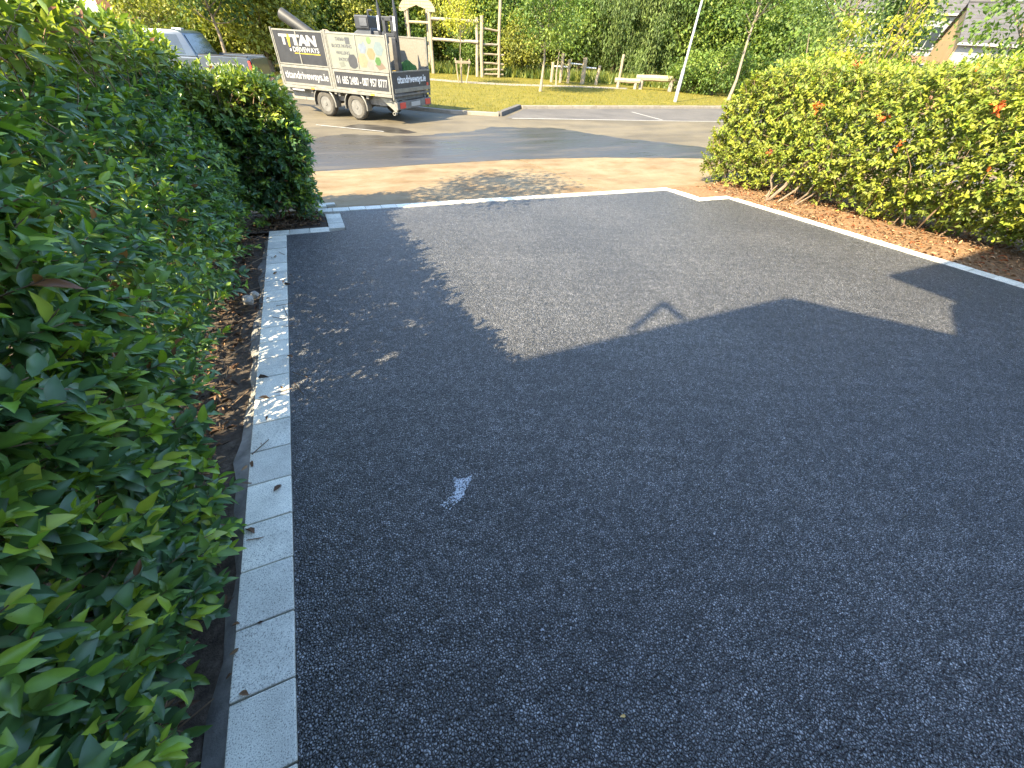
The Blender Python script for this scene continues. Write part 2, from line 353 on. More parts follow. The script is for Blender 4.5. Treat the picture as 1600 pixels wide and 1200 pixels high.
# concrete footpath in slabs
def path_far(x):
    P = [(-30, 9.6), (-6, 9.05), (0, 8.95), (2, 9.05), (4.2, 9.1), (6.5, 8.9), (8.9, 8.35), (14, 6.7), (20, 4.4), (32, -1)]
    return float(np.interp(x, [p[0] for p in P], [p[1] for p in P]))
def path_near(x): return 5.93 if x < 7 else 5.93 - max(0, x - 9) * 0.42
def path_z(x, y):
    a = path_near(x); b = path_far(x); t = min(1, max(0, (y - a) / (b - a)))
    z0 = -0.2975 - 0.02174 * min(9.0, max(-1.5, x)) - 0.004
    return z0 * (1 - t) + (ZR + 0.012) * t
fp = empty('footpath', (0, 0, 0)); tag(fp, kind='structure')
edges = [-26, -18, -13, -8.6, -4.3, -0.02, 4.53, 9.2, 13.6, 18.0, 24]
for a, b in zip(edges[:-1], edges[1:]):
    xs = np.linspace(a + 0.014, b - 0.014, 10); mb = MB(); V = []
    sk = -0.18
    for x in xs:
        for t in np.linspace(0, 1, 7):
            y = path_near(x) + (path_far(x) - path_near(x)) * t; x2 = x + sk * (0.5 - t) * -1
            V.append((x2, y, path_z(x, y)))
    n = len(V); V += [(p[0], p[1], p[2] - 0.12) for p in V]
    F = [(i * 7 + j, (i + 1) * 7 + j, (i + 1) * 7 + j + 1, i * 7 + j + 1) for i in range(9) for j in range(6)]
    for i in range(9):
        F += [(i * 7, (i + 1) * 7, (i + 1) * 7 + n, i * 7 + n), (i * 7 + 6, (i + 1) * 7 + 6, (i + 1) * 7 + 6 + n, i * 7 + 6 + n)]
    for j in range(6): F += [(j, j + 1, j + 1 + n, j + n), (63 + j, 64 + j, 64 + j + n, 63 + j + n)]
    mb.add(V, F).build('slab', M['path'], fp)
o = poly_sheet('path_bedding', M['soil'], [(-30, 5.5), (8.9, 5.5), (24, -0.5), (24, 3.0), (14, 6.5), (8.9, 8.2), (4.2, 8.8), (-30, 9.2)], lambda x, y: path_z(x, y) - 0.05); tag(o, kind='structure')
# road
o = poly_sheet('road', M['road'], [(-60, 8.0), (-6, 8.4), (4.2, 8.6), (8.9, 7.8), (14, 6.0), (24, 2.0), (60, -14), (60, 17.6), (8.0, 17.7), (6.3, 15.6), (4.7, 16.3), (0.3, 20.1), (-6, 26), (-40, 50), (-60, 50)], ZR); tag(o, kind='structure')
bay = poly_sheet('parking_bay', M['bay'], [(6.75, 15.05), (7.0, 14.94), (30, 11.6), (30, 17.28), (8.55, 17.28)], ZR + 0.004); tag(bay, kind='structure')
def jitter_outline(pts, step=0.18, amp=0.10, seed=3):
    rg = np.random.default_rng(seed); out = []; f1, f2, f3 = rg.uniform(1.2, 2.2), rg.uniform(3, 5), rg.uniform(7, 11)
    for (x0, y0), (x1, y1) in zip(pts, pts[1:] + pts[:1]):
        L = math.hypot(x1 - x0, y1 - y0); k = max(1, int(L / step))
        for i in range(k):
            t = i / k; x = x0 + (x1 - x0) * t; y = y0 + (y1 - y0) * t; out.append((x + rg.normal(0, amp * 0.4), y + amp * (1.6 * math.sin(x * f1) + 1.1 * math.sin(x * f2 + 1) + .7 * math.sin(x * f3 + 2)) * (1 if y > 9.3 else 0) + rg.normal(0, amp * .35)))
    return out
wp = [gp(*p, ZR)[:2] for p in [(498, 216), (535, 210), (600, 214), (650, 211), (720, 206), (772, 200), (830, 200), (875, 201), (910, 206), (950, 212), (985, 218), (1030, 222), (1086, 229)]]
wp += [(11.5, 7.75), (8.9, 8.42), (6.5, 8.97), (4.2, 9.17), (2, 9.12), (0.3, 9.02), (-0.6, 9.1), (-0.5, 11)]
o = poly_sheet('wet_patch', M['wet'], jitter_outline([tuple(p) for p in wp], 0.12, 0.07), ZR + 0.004); tag(o, kind='structure')
wp = [gp(*p, ZR)[:2] for p in [(536, 199), (560, 194), (590, 195), (620, 200), (652, 207), (640, 209), (600, 206), (560, 203)]]
o = poly_sheet('wet_patch', M['wet'], jitter_outline([tuple(p) for p in wp], 0.15, 0.03, 5), ZR + 0.004); tag(o, kind='structure')
# painted markings
def strip(name, p, q, w, z, label, cat='road marking'):
    p = np.array(p[:2]); q = np.array(q[:2]); d = (q - p) / np.linalg.norm(q - p); nn = np.array([-d[1], d[0]]) * w / 2; k = 14
    L = [p + (q - p) * i / k + nn * (1 + RNG.normal(0, .05)) for i in range(k + 1)]; Rr = [p + (q - p) * i / k - nn * (1 + RNG.normal(0, .05)) for i in range(k + 1)]
    o = poly_sheet(name, M['line'], [tuple(a) for a in L] + [tuple(a) for a in Rr[::-1]], z); tag(o, label, cat); return o
strip('bay_line', gp(800, 185.3, ZR), gp(1110, 190.2, ZR) + np.array([6, -0.95, 0]), 0.10, ZR + 0.008, 'long white painted line along the open side of the parking bay')
strip('bay_divider', gp(987, 175.2, ZR), gp(1035, 188, ZR), 0.10, ZR + 0.009, 'short slanted white line dividing the parking bay')
strip('faded_line', gp(494, 195.5, ZR), gp(600, 206, ZR), 0.07, ZR + 0.009, 'faded pale line on the road in front of the trailer')
# kerb of the green
def kerb_run(pts, z0, z1, w, mat, parent, seglen=0.9):
    for (x0, y0), (x1, y1) in zip(pts[:-1], pts[1:]):
        L = math.hypot(x1 - x0, y1 - y0); k = max(1, round(L / seglen)); a = math.atan2(y1 - y0, x1 - x0)
        for i in range(k):
            s0 = L * i / k + 0.006; s1 = L * (i + 1) / k - 0.006
            T = Matrix.Translation((x0, y0, 0)) @ Matrix.Rotation(a, 4, 'Z')
            MB().box(s0, s1, 0, w, z0, z1 + random.uniform(-.004, .004), T).build('kerbstone', mat, parent, 0.018)
kb = empty('kerb', (0, 0, 0)); tag(kb, kind='structure')
kerb_run([(8.45, 17.3), (34, 17.25)], ZR - 0.1, ZR + 0.11, 0.16, M['kerb'], kb, 1.2)
kerb_run([(-12.0, 31.3), (-5.0, 25.2), (0.5, 20.2), (3.7, 17.25), (5.0, 16.15), (6.62, 15.42)], ZR - 0.1, ZR + 0.11, 0.16, M['kerb'], kb, 1.2)
T = Matrix.Translation((6.72, 15.44, 0)) @ Matrix.Rotation(math.atan2(17.42 - 15.44, 8.45 - 6.72), 4, 'Z')
for i in range(3): MB().box(i * 0.87 + 0.005, i * 0.87 + 0.86, -0.02, 0.18, ZR - 0.1, ZR + 0.135, T).build('kerbstone', M['kerb_dark'] if i < 3 else M['kerb'], kb, 0.02)
# the green
ZG = -0.435
def zlawn(x, y): return ZG + 0.02 * math.sin(x * 0.7 + y * 0.3)
lawn = poly_sheet('lawn', M['lawn'], [(8.40, 17.44), (34, 17.39), (120, 17.0), (160, 160), (-80, 160), (-40, 60), (-12.2, 31.4), (-4.9, 25.3), (0.6, 20.3), (3.8, 17.38), (5.1, 16.28), (6.66, 15.58)], ZG); tag(lawn, kind='structure')
def gband(pxs, name, mat, dz):
    o = poly_sheet(name, mat, [tuple(gp(*p, ZG)[:2]) for p in pxs], ZG + dz); tag(o, kind='structure')
gband([(660, 121.5), (720, 126.5), (800, 131), (900, 134), (980, 137.0), (980, 139.5), (900, 136.5), (800, 134), (720, 129.5), (655, 124)], 'park_path', M['kerb'], 0.006)
# soil beds
def bump_noise(seed):
    rg = np.random.default_rng(seed); ks = rg.normal(0, 9, (10, 2)); ph = rg.uniform(0, 6.28, 10)
    return lambda x, y: float(np.mean(np.sin(ks[:, 0] * x + ks[:, 1] * y + ph)))
nb = bump_noise(4)
o = grid_sheet('soil_bed', M['soil'], -3.4, -0.615, -2.0, 5.12, 60, 130, lambda x, y: dp(x, y) - 0.045 + 0.035 * nb(x, y) + 0.05 * min(1, max(0, (-0.72 - x) / 0.5))); tag(o, kind='structure')
o = grid_sheet('soil_bed', M['soil'], -3.4, 0.015, 5.12, 5.93, 70, 20, lambda x, y: dp(x, y) - 0.03 + 0.03 * nb(x, y) + 0.02); tag(o, kind='structure')
o = grid_sheet('mulch_bed', M['mulch'], 6.735, 9.6, -2.0, 5.93, 70, 160, lambda x, y: dp(x, y) - 0.02 + 0.03 * nb(x, y) + 0.08 * min(1, max(0, (x - 6.8) / 0.8))); tag(o, kind='structure')
o = grid_sheet('mulch_bed', M['mulch'], 6.04, 6.735, 5.125, 5.93, 20, 20, lambda x, y: dp(x, y) - 0.02 + 0.02 * nb(x, y) + 0.02); tag(o, kind='structure')

# ------------------------------------------------------------------ paver edging
ed = empty('paver_edging', (0, 0, 0)); tag(ed, 'pale grey granite-look paver edging laid around the black tarmac', 'edging')
_pm = {}
def paver(x, y, sx, sy, rz=0.0, par=ed):
    key = (round(sx, 3), round(sy, 3), random.randint(0, 1))
    if key not in _pm: _pm[key] = MB().box(-sx / 2, sx / 2, -sy / 2, sy / 2, -0.06, 0.0).mesh('paver', 0.004); _pm[key].materials.append(M['paver'])
    o = link('paver', _pm[key], None, par); o.location = (x, y, dp(x, y) + 0.009 + random.uniform(-.002, .002))
    o.rotation_euler = (math.atan(-0.05) + random.gauss(0, .003), math.atan(0.02174) + random.gauss(0, .003), rz + random.gauss(0, .004))
    return o
PW, PL, GJ = 0.176, 0.205, 0.005
y = 4.92 - PL / 2
while y > -1.0: paver(XL - PW / 2 - 0.002, y, PW, PL); y -= PL + GJ
x = XL - PW + PL / 2
for i in range(3): paver(x + i * (PL + GJ), 4.935 + 0.085, PL, 0.165)
for i in range(3): paver(0.11, 5.03 + i * 0.205 + 0.10, 0.176, 0.20)
for i in range(29): paver(-0.02 + 0.1 + i * (PL + GJ) - 0.06, 5.755 + 0.085, PL, 0.165)
for i in range(5): paver(5.97 + (i % 2) * 0, 5.645 - i * 0.0 if False else 5.66 - i * 0.205, 0.176, 0.20) if i < 3 else None
paver(5.97, 5.04, .176, .165)
for i in range(3): paver(6.17 + i * (PL + GJ), 5.035, PL, 0.165)
y = 4.93
while y > -1.6: paver(XR + PW / 2 + 0.004, y - PL / 2, PW, PL); y -= PL + GJ
for x, y in ((-0.04, 6.02), (0.08, 6.11)):
    o = paver(x, y, 0.2, 0.10, 0.05); o.location.z = path_z(x, y) + 0.03
MB().add([(-0.612, y_, dp(-0.61, y_) - 0.012) for y_ in np.linspace(-1, 4.9, 40)] + [(-0.665 - 0.02 * math.sin(y_ * 5) - 0.012 * math.sin(y_ * 17), y_, dp(-0.66, y_) - 0.035) for y_ in np.linspace(-1, 4.9, 40)] +
         [(-0.72, y_, dp(-0.7, y_) - 0.12) for y_ in np.linspace(-1, 4.9, 40)],
         [(i, i + 1, 41 + i, 40 + i) for i in range(39)] + [(40 + i, 41 + i, 81 + i, 80 + i) for i in range(39)]).build('haunching', M['haunch'], ed, smooth=True)

# ------------------------------------------------------------------ leaves
def leaf_template(seg=4, width=0.40, droop=0.18, fold=0.10, teeth=0.0, seed=0, wave=0.0):
    rg = np.random.default_rng(seed); V = []; Fs = []; ph = rg.uniform(0, 6, 4); curl = rg.normal(0, .05)
    for i in range(seg + 1):
        t = i / seg
        w = 0.0 if i in (0, seg) else width * 0.5 * (t / .42) ** 0.75 * ((1 - t) / .58) ** 1.03
        if teeth and 0 < i < seg: w *= 1 + teeth * (1 if i % 2 else -1) + rg.normal(0, teeth * .5)
        zz = -droop * t * t; sw = curl * math.sin(3 * t + seed); fz = fold * w / max(width, .01) * 2
        V += [(-w + sw, t, zz + fz + wave * math.sin(11 * t + ph[0]) + rg.normal(0, .008)), (sw, t, zz), (w + sw, t, zz + fz + wave * math.sin(12 * t + ph[1]) + rg.normal(0, .008))]
    for i in range(seg):
        a = 3 * i; b = a + 3
        if i == 0: Fs += [(1, b + 1, b), (1, b + 2, b + 1)]
        elif i == seg - 1: Fs += [(a, a + 1, b + 1), (a + 1, a + 2, b + 1)]
        else: Fs += [(a, a + 1, b + 1), (a, b + 1, b), (a + 1, a + 2, b + 2), (a + 1, b + 2, b + 1)]
    return np.array(V), np.array(Fs)
def card_template(width=0.6, fold=0.12):
    return np.array([(0, 0, 0), (-width / 2, 0.5, fold), (0, 1, -0.08), (width / 2, 0.5, fold)]), np.array([(0, 2, 1), (0, 3, 2)])
def nrm(a): return a / np.maximum(np.linalg.norm(a, axis=-1, keepdims=True), 1e-9)
def frames(axis, normal):
    a = nrm(axis); s = nrm(np.cross(a, normal)); n2 = np.cross(s, a); return s, a, n2
def bake(tmpl, pos, axis, normal, size, cols):
    V, Fs = tmpl; s, a, n2 = frames(axis, normal)
    W = (V[None, :, 0:1] * s[:, None] + V[None, :, 1:2] * a[:, None] + V[None, :, 2:3] * n2[:, None]) * size[:, None, None] + pos[:, None]
    k = len(V); FF = Fs[None] + (np.arange(len(pos)) * k)[:, None, None]
    vf = np.where(np.arange(k) % 3 == 1, 1.18, 0.93) if k % 3 == 0 and k > 6 else np.ones(k)
    return W.reshape(-1, 3), FF.reshape(-1, Fs.shape[1]), (cols[:, None] * vf[None, :, None]).reshape(-1, 3)
def cat(parts):
    Vs, Fs, Cs = [], [], []; k = 0
    for V, F, c in parts: Vs.append(V); Fs.append(F + k); Cs.append(c); k += len(V)
    return np.concatenate(Vs), np.concatenate(Fs), np.concatenate(Cs)
def shoots(P, D, leaf_len, pal, young, nl=(7, 10), rg=RNG, spread=0.9, tip=0.5):
    """leaves spiralled round shoot stems that start at P and grow along D; returns leaf arrays"""
    pos, ax, no, sz, ci = [], [], [], [], []
    n = len(P); L = rg.uniform(0.10, 0.19, n) * leaf_len / 0.085
    U = nrm(np.cross(D, rg.normal(0, 1, (n, 3)))); W = np.cross(D, U)
    yng = rg.random(n) < tip; base = rg.integers(0, len(pal), n)
    for k in range(nl[1]):
        on = rg.random(n) < (1.0 if k < nl[0] else 0.5)
        t = 1 - k / nl[1]
        ph = k * 2.399 + rg.uniform(-.4, .4, n)
        rad = U * np.cos(ph)[:, None] + W * np.sin(ph)[:, None]
        lean = spread * (1 - 0.62 * t ** 2)
        a = nrm(rad * lean + D * (1.05 - lean * 0.6) + np.array([0, 0, -0.10 + 0.25 * t]) + rg.normal(0, .16, (n, 3)))
        nn = nrm(D * 0.8 + np.array([0, 0, 0.75]) - rad * 0.15 + rg.normal(0, .22, (n, 3)))
        s = leaf_len * rg.uniform(.62, 1.34, n) * (0.72 + 0.4 * (1 - t) if k > 0 else 0.6)
        c = pal[base] * rg.uniform(.75, 1.25, (n, 1))
        if k < 4:
            m = yng & (rg.random(n) < (.95, .85, .6, .35)[k]); c[m] = young[rg.integers(0, len(young), m.sum())] * rg.uniform(.8, 1.2, (m.sum(), 1))
        p = P + D * (L * t)[:, None]
        pos.append(p[on]); ax.append(a[on]); no.append(nn[on]); sz.append(s[on]); ci.append(c[on])
    return [np.concatenate(q) for q in (pos, ax, no, sz, ci)]
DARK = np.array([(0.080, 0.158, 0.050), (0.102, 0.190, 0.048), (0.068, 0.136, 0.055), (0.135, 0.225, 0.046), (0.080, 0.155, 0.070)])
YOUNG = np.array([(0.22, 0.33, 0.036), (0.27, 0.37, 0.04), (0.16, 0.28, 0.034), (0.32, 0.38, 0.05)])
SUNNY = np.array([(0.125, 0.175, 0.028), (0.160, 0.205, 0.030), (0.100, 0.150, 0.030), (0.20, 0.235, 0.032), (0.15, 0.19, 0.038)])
BROWN = np.array([(0.22, 0.10, 0.05), (0.16, 0.075, 0.04), (0.30, 0.13, 0.05)])
ORANGE = np.array([(0.62, 0.14, 0.03), (0.68, 0.20, 0.04), (0.52, 0.10, 0.03)])
def wob(seed, n=9, f=3.0):
    rg = np.random.default_rng(seed); ks = rg.normal(0, f, (n, 2)); ph = rg.uniform(0, 6.28, n)
    return lambda u, v: np.mean(np.sin(u[:, None] * ks[:, 0] + v[:, None] * ks[:, 1] + ph), 1)
# ---- left hedge
def sample_hedge_left(n, rg):
    P = []; D = []
    w = wob(5)
    # face towards the driveway
    k = int(n * 0.44); u = np.where(rg.random(k) < .22, rg.uniform(-0.1, 1.6, k), rg.uniform(-0.9, 5.35, k)); h = (1.63 - 0.08 * np.clip((u - 3.8) / 1.2, 0, 1)) * rg.random(k) ** 0.9
    xf = -0.745 + 0.02 * np.clip(h / 0.5, 0, 1) + 0.07 * w(u, h * 1.5) - 0.12 * np.clip((h - 0.9) / 0.7, 0, 1) - 0.10 * np.clip((h - 1.42) / 0.2, 0, 1)
    xf -= np.clip((u - 1.2) / 1.3, 0, 1) * (0.07 + 0.12 * np.clip((h - 0.6) / 0.6, 0, 1))
    dep = rg.exponential(0.12, k).clip(0, 0.5)
    P.append(np.stack([xf - dep, u, dp(xf, u) + 0.03 + h], 1)); D.append(np.array([[0.75, 0.0, 0.45]]) + rg.normal(0, .38, (k, 3)))
    # top
    k = int(n * 0.19); u = rg.uniform(-0.9, 5.5, k); x = rg.uniform(-1.95, -0.88, k)
    z = dp(x, u) + 1.62 - 0.09 * np.clip((u - 3.8) / 1.2, 0, 1) + 0.05 * w(u + 9, x) - rg.exponential(0.09, k).clip(0, .4) - 0.10 * np.clip((x + 1.05) / 0.2, 0, 1) ** 2
    P.append(np.stack([x, u, z], 1)); D.append(np.array([[0.1, 0.0, 0.9]]) + rg.normal(0, .38, (k, 3)))
    # back
    k = int(n * 0.12); u = rg.uniform(-0.9, 5.5, k); h = 1.6 * rg.random(k) ** 0.8
    P.append(np.stack([-1.92 + 0.06 * w(u, h) + rg.exponential(.12, k).clip(0, .5), u, dp(-1.7, u) + 0.12 + h], 1)); D.append(np.array([[-0.8, 0, 0.45]]) + rg.normal(0, .38, (k, 3)))
    # end block that turns the corner by the footpath
    k = int(n * 0.25); s = rg.random(k); h = 1.30 * rg.random(k); p = np.zeros((k, 3)); d = np.zeros((k, 3))
    face = rg.choice(4, k, p=[0.34, 0.20, 0.22, 0.24]); rd = rg.exponential(.16, k).clip(0, .7)
    bul = 0.06 * w(s * 5, h * 2) + 0.10 * np.sin(np.clip(h / 1.5, 0, 1) * 3.0) - 0.20 * np.clip((h - 0.95) / 0.35, 0, 1) ** 2
    m = face == 0; yy = 5.25 + 0.75 * s; p[m] = np.stack([-0.18 + bul - rd, yy, h], 1)[m]; d[m] = (0.8, 0, .45)
    m = face == 1; xx = -3.0 + 2.95 * s; p[m] = np.stack([xx, 5.98 + bul * .5 - rd, h], 1)[m]; d[m] = (0, .8, .45)
    m = face == 2; xx = -1.0 + 0.92 * s; p[m] = np.stack([xx, 5.30 - bul * .5 + rd, h], 1)[m]; d[m] = (0.2, -.8, .45)
    m = face == 3; xx = -3.0 + 2.8 * s ** .8; p[m] = np.stack([xx, rg.uniform(5.25, 6.0, k), 1.30 - rd + 0.05 * w(xx * 2, s * 3) - 0.14 * np.clip((xx + .5) / .3, 0, 1) ** 2], 1)[m]; d[m] = (0.05, 0, .9)
    p[:, 2] += dp(0, 5.6) + 0.05
    P.append(p); D.append(d + rg.normal(0, .38, (k, 3)))
    return np.concatenate(P), nrm(np.concatenate(D))
rgL = np.random.default_rng(21)
HP, HD = sample_hedge_left(9000, rgL)
keep = ~((HP[:, 2] < dp(HP[:, 0], HP[:, 1]) + 0.16) & (rgL.random(len(HP)) < np.where(HP[:, 1] < 1.3, 0.15, 0.75))); keep &= ~((HP[:, 0] < -1.15) & (HP[:, 1] > 0.9) & (HP[:, 1] < 3.0) & (rgL.random(len(HP)) < .62)); keep &= ~((HP[:, 1] > 1.5) & (HP[:, 1] < 3.2) & (HP[:, 2] < .55) & (rgL.random(len(HP)) < .22)); HP, HD = HP[keep], HD[keep]
hedge_l = empty('laurel_hedge', (-1.2, 2.4, dp(-1.2, 2.4))); tag(hedge_l, 'tall shaded dark green laurel hedge in the soil bed beside the paver edging', 'hedge')
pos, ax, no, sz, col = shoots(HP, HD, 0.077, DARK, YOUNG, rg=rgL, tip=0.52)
# sunlight on the hedge top, painted in as lighter, yellower leaf colours
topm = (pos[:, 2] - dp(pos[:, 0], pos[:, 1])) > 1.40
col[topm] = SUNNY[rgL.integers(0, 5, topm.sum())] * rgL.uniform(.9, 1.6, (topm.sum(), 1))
endm = (pos[:, 1] > 5.1) & ((pos[:, 2] - dp(pos[:, 0], pos[:, 1])) > 1.05); col[endm] = SUNNY[rgL.integers(0, 5, endm.sum())] * rgL.uniform(.9, 1.7, (endm.sum(), 1))  # same painted-in sunlight on the top of the end block
dead = (rgL.random(len(pos)) < 0.006) & (np.linalg.norm(pos - EYE, axis=1) > 1.35); col[dead] = BROWN[rgL.integers(0, 3, dead.sum())]
NV = 6
tl = [leaf_template(6, (.42, .46, .38, .44, .40, .36)[k], (.22, .30, .10, .38, .18, .05)[k], (.10, .05, .16, .08, .20, .12)[k], 0.045, k + 1, .024) for k in range(NV)]
tl += [leaf_template(4, (.42, .46, .38, .44, .40, .36)[k], (.22, .30, .10, .38, .18, .05)[k], (.10, .05, .16, .08, .20, .12)[k], 0, k + 1, .015) for k in range(NV)]
tid = rgL.integers(0, NV, len(pos)); tid[np.linalg.norm(pos - EYE, axis=1) > 2.1] += NV
# the 300 leaves that show largest stay single leaves
rel = (pos - EYE) @ CR; ok = (rel[:, 2] > 0.15)
uv = F_PX * rel[:, :2] / np.maximum(rel[:, 2:3], .1) + np.array([800, 600])
ok &= (uv[:, 0] > 0) & (uv[:, 0] < 1600) & (uv[:, 1] > 0) & (uv[:, 1] < 1200) & (pos[:, 0] > -0.92)
score = np.where(ok, sz / np.maximum(rel[:, 2], .3), 0); pick = np.argsort(-score)[:300]; single = np.zeros(len(pos), bool); single[pick] = True
s_, a_, n_ = frames(ax, no); PALQ = np.concatenate([DARK, YOUNG, SUNNY, BROWN]); lm = {}
hinv = hedge_l.matrix_world.inverted(); hl = np.array(hedge_l.location)
for i in pick:
    q = int(np.argmin(np.sum((PALQ - col[i]) ** 2, 1))); key = (int(tid[i]), q)
    if key not in lm:
        V, Fs = tl[key[0]]; lm[key] = np_mesh('leaf', V, Fs, PALQ[q][None] * np.where(np.arange(len(V)) % 3 == 1, 1.18, 0.93)[:, None], True); lm[key].materials.append(M['leaf'])
    lo = link('leaf', lm[key], None, hedge_l); z = sz[i]; p = pos[i] - hl
    lo.matrix_local = Matrix(((s_[i, 0] * z, a_[i, 0] * z, n_[i, 0] * z, p[0]), (s_[i, 1] * z, a_[i, 1] * z, n_[i, 1] * z, p[1]), (s_[i, 2] * z, a_[i, 2] * z, n_[i, 2] * z, p[2]), (0, 0, 0, 1)))
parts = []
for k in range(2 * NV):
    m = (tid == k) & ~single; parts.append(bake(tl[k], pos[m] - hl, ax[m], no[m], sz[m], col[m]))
def fill(n, lo, hi, zt, pal, ls, rg):                  # leaves scattered deep inside the hedge
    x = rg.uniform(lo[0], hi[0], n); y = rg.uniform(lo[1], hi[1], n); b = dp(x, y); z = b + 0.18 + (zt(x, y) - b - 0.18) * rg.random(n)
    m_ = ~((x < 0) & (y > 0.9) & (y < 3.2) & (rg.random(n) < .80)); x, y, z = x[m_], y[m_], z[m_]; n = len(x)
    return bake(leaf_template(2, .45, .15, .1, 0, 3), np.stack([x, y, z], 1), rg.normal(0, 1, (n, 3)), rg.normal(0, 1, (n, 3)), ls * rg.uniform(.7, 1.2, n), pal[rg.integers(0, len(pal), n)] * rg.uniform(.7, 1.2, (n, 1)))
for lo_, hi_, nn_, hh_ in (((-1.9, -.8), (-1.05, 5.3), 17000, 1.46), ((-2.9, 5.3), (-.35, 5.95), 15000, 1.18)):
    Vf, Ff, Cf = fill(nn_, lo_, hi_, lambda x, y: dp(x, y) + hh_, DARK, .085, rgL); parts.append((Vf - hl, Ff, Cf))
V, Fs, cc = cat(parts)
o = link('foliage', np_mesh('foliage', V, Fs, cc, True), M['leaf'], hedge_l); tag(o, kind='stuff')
mb = MB(); rr = random.Random(5)
for i in range(34):                                   # stems
    y0 = -0.6 + i * 0.19; x0 = -1.35 + rr.uniform(-.18, .2); z0 = dp(x0, y0); p = Vector((x0, y0, z0 - .02)); pts = [p]; n = 5
    dx, dy = rr.uniform(-.35, .5), rr.uniform(-.35, .35)
    for k in range(1, n + 1): pts.append(p + Vector((dx * k / n + rr.uniform(-.03, .03), dy * k / n + rr.uniform(-.03, .03), 1.45 * k / n)))
    mb.path([q - Vector(hl) for q in pts], [0.017 * (1 - .75 * k / n) for k in range(n + 1)], 5)
m = rgL.random(len(HP)) < 0.8
for p, d in zip(HP[m], HD[m]): mb.tube(p - hl - d * 0.10, p - hl + d * 0.13, 0.0032, 0.0016, 3, False)
o = mb.build('stems', M['twig'], hedge_l); tag(o, kind='stuff')
# ---- right hedge
def sample_hedge_right(n, rg):
    w = wob(8); P = []; D = []
    k = int(n * .50); u = rg.uniform(-2.5, 6.15, k); h = 2.0 * rg.random(k) ** .92
    end = np.clip((u - 5.3) / 0.9, 0, 1)
    xf = 7.26 + 0.10 * w(u, h * 1.5) - 0.16 * np.clip(h / .8, 0, 1) + 0.16 * np.clip((h - 1.6) / .4, 0, 1) ** 2 + 0.5 * np.clip((5.6 - u) / 3, 0, 1) * np.clip(1 - h / 0.7, 0, 1)
    top = 1.43 + .16 * np.clip((3.7 - u) / 1.2, 0, 1) - 0.75 * end ** 1.8
    z = dp(xf, u) + 0.05 + h; ok = z < top + 0.02
    dep = rg.exponential(.12, k).clip(0, .5)
    P.append(np.stack([xf + dep, u, z], 1)[ok]); D.append((np.array([[-.75, 0, .45]]) + rg.normal(0, .38, (k, 3)))[ok])
    k = int(n * .24); u = rg.uniform(-2.5, 6.15, k); x = rg.uniform(7.15, 8.6, k); end = np.clip((u - 5.3) / 0.9, 0, 1)
    z = 1.42 + .16 * np.clip((3.7 - u) / 1.2, 0, 1) - .75 * end ** 1.8 + .06 * w(u + 4, x) - rg.exponential(.09, k).clip(0, .4) - .10 * np.clip((7.35 - x) / .2, 0, 1) ** 2
    P.append(np.stack([x, u, z], 1)); D.append(np.array([[-.1, 0, .9]]) + rg.normal(0, .38, (k, 3)))
    k = int(n * .12); x = rg.uniform(7.05, 8.6, k); h = 1.9 * rg.random(k); z = dp(x, 6.1) + .03 + h; yy = 6.18 - .55 * np.clip((h - .9) / 1.0, 0, 1) ** 1.5 + .06 * w(x, h)
    P.append(np.stack([x, yy - rg.exponential(.1, k).clip(0, .4), np.minimum(z, 1.2)], 1)); D.append(np.array([[0, .8, .45]]) + rg.normal(0, .38, (k, 3)))
    k = int(n * .14); u = rg.uniform(-2.5, 6.1, k); h = 1.9 * rg.random(k)
    P.append(np.stack([8.6 + .06 * w(u, h) - rg.exponential(.12, k).clip(0, .5), u, dp(8.5, u) + .05 + h], 1)); D.append(np.array([[.8, 0, .45]]) + rg.normal(0, .38, (k, 3)))
    return np.concatenate(P), nrm(np.concatenate(D))
rgR = np.random.default_rng(31)
HP, HD = sample_hedge_right(9600, rgR)
hh = HP[:, 2] - dp(HP[:, 0], HP[:, 1])
low = (hh < 0.22) & (rgR.random(len(HP)) < .40)
gap = (HP[:, 1] > 4.0) & (HP[:, 1] < 4.9) & (hh < 0.40 + 0.25 * np.sin(HP[:, 1] * 4)) & (HP[:, 0] < 8.2) & (rgR.random(len(HP)) < .92)
HP, HD = HP[~(low | gap)], HD[~(low | gap)]
hedge_r = empty('laurel_hedge', (7.9, 2.0, dp(7.9, 2.0))); tag(hedge_r, 'sunlit yellow-green hedge with a few orange leaves growing from brown mulch', 'hedge'); hl = np.array(hedge_r.location)
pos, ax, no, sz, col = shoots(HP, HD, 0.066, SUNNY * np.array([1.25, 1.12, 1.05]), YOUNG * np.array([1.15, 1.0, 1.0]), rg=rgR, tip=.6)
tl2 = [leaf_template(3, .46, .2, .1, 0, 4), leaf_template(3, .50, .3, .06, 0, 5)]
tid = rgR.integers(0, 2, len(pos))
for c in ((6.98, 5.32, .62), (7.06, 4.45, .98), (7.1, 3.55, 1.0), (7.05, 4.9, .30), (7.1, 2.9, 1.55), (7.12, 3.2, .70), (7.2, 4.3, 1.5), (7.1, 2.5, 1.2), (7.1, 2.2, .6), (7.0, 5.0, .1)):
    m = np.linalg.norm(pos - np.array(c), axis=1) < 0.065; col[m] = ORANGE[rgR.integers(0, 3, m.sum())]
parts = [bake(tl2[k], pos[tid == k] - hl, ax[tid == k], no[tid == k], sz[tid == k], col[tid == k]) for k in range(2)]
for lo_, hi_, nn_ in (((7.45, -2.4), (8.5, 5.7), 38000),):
    Vf, Ff, Cf = fill(nn_, lo_, hi_, lambda x, y: 1.32 - .5 * np.clip((y - 5.1) / .6, 0, 1), SUNNY * .75, .075, rgR); parts.append((Vf - hl, Ff, Cf))  # inner leaves in a darker tone than the outer ones
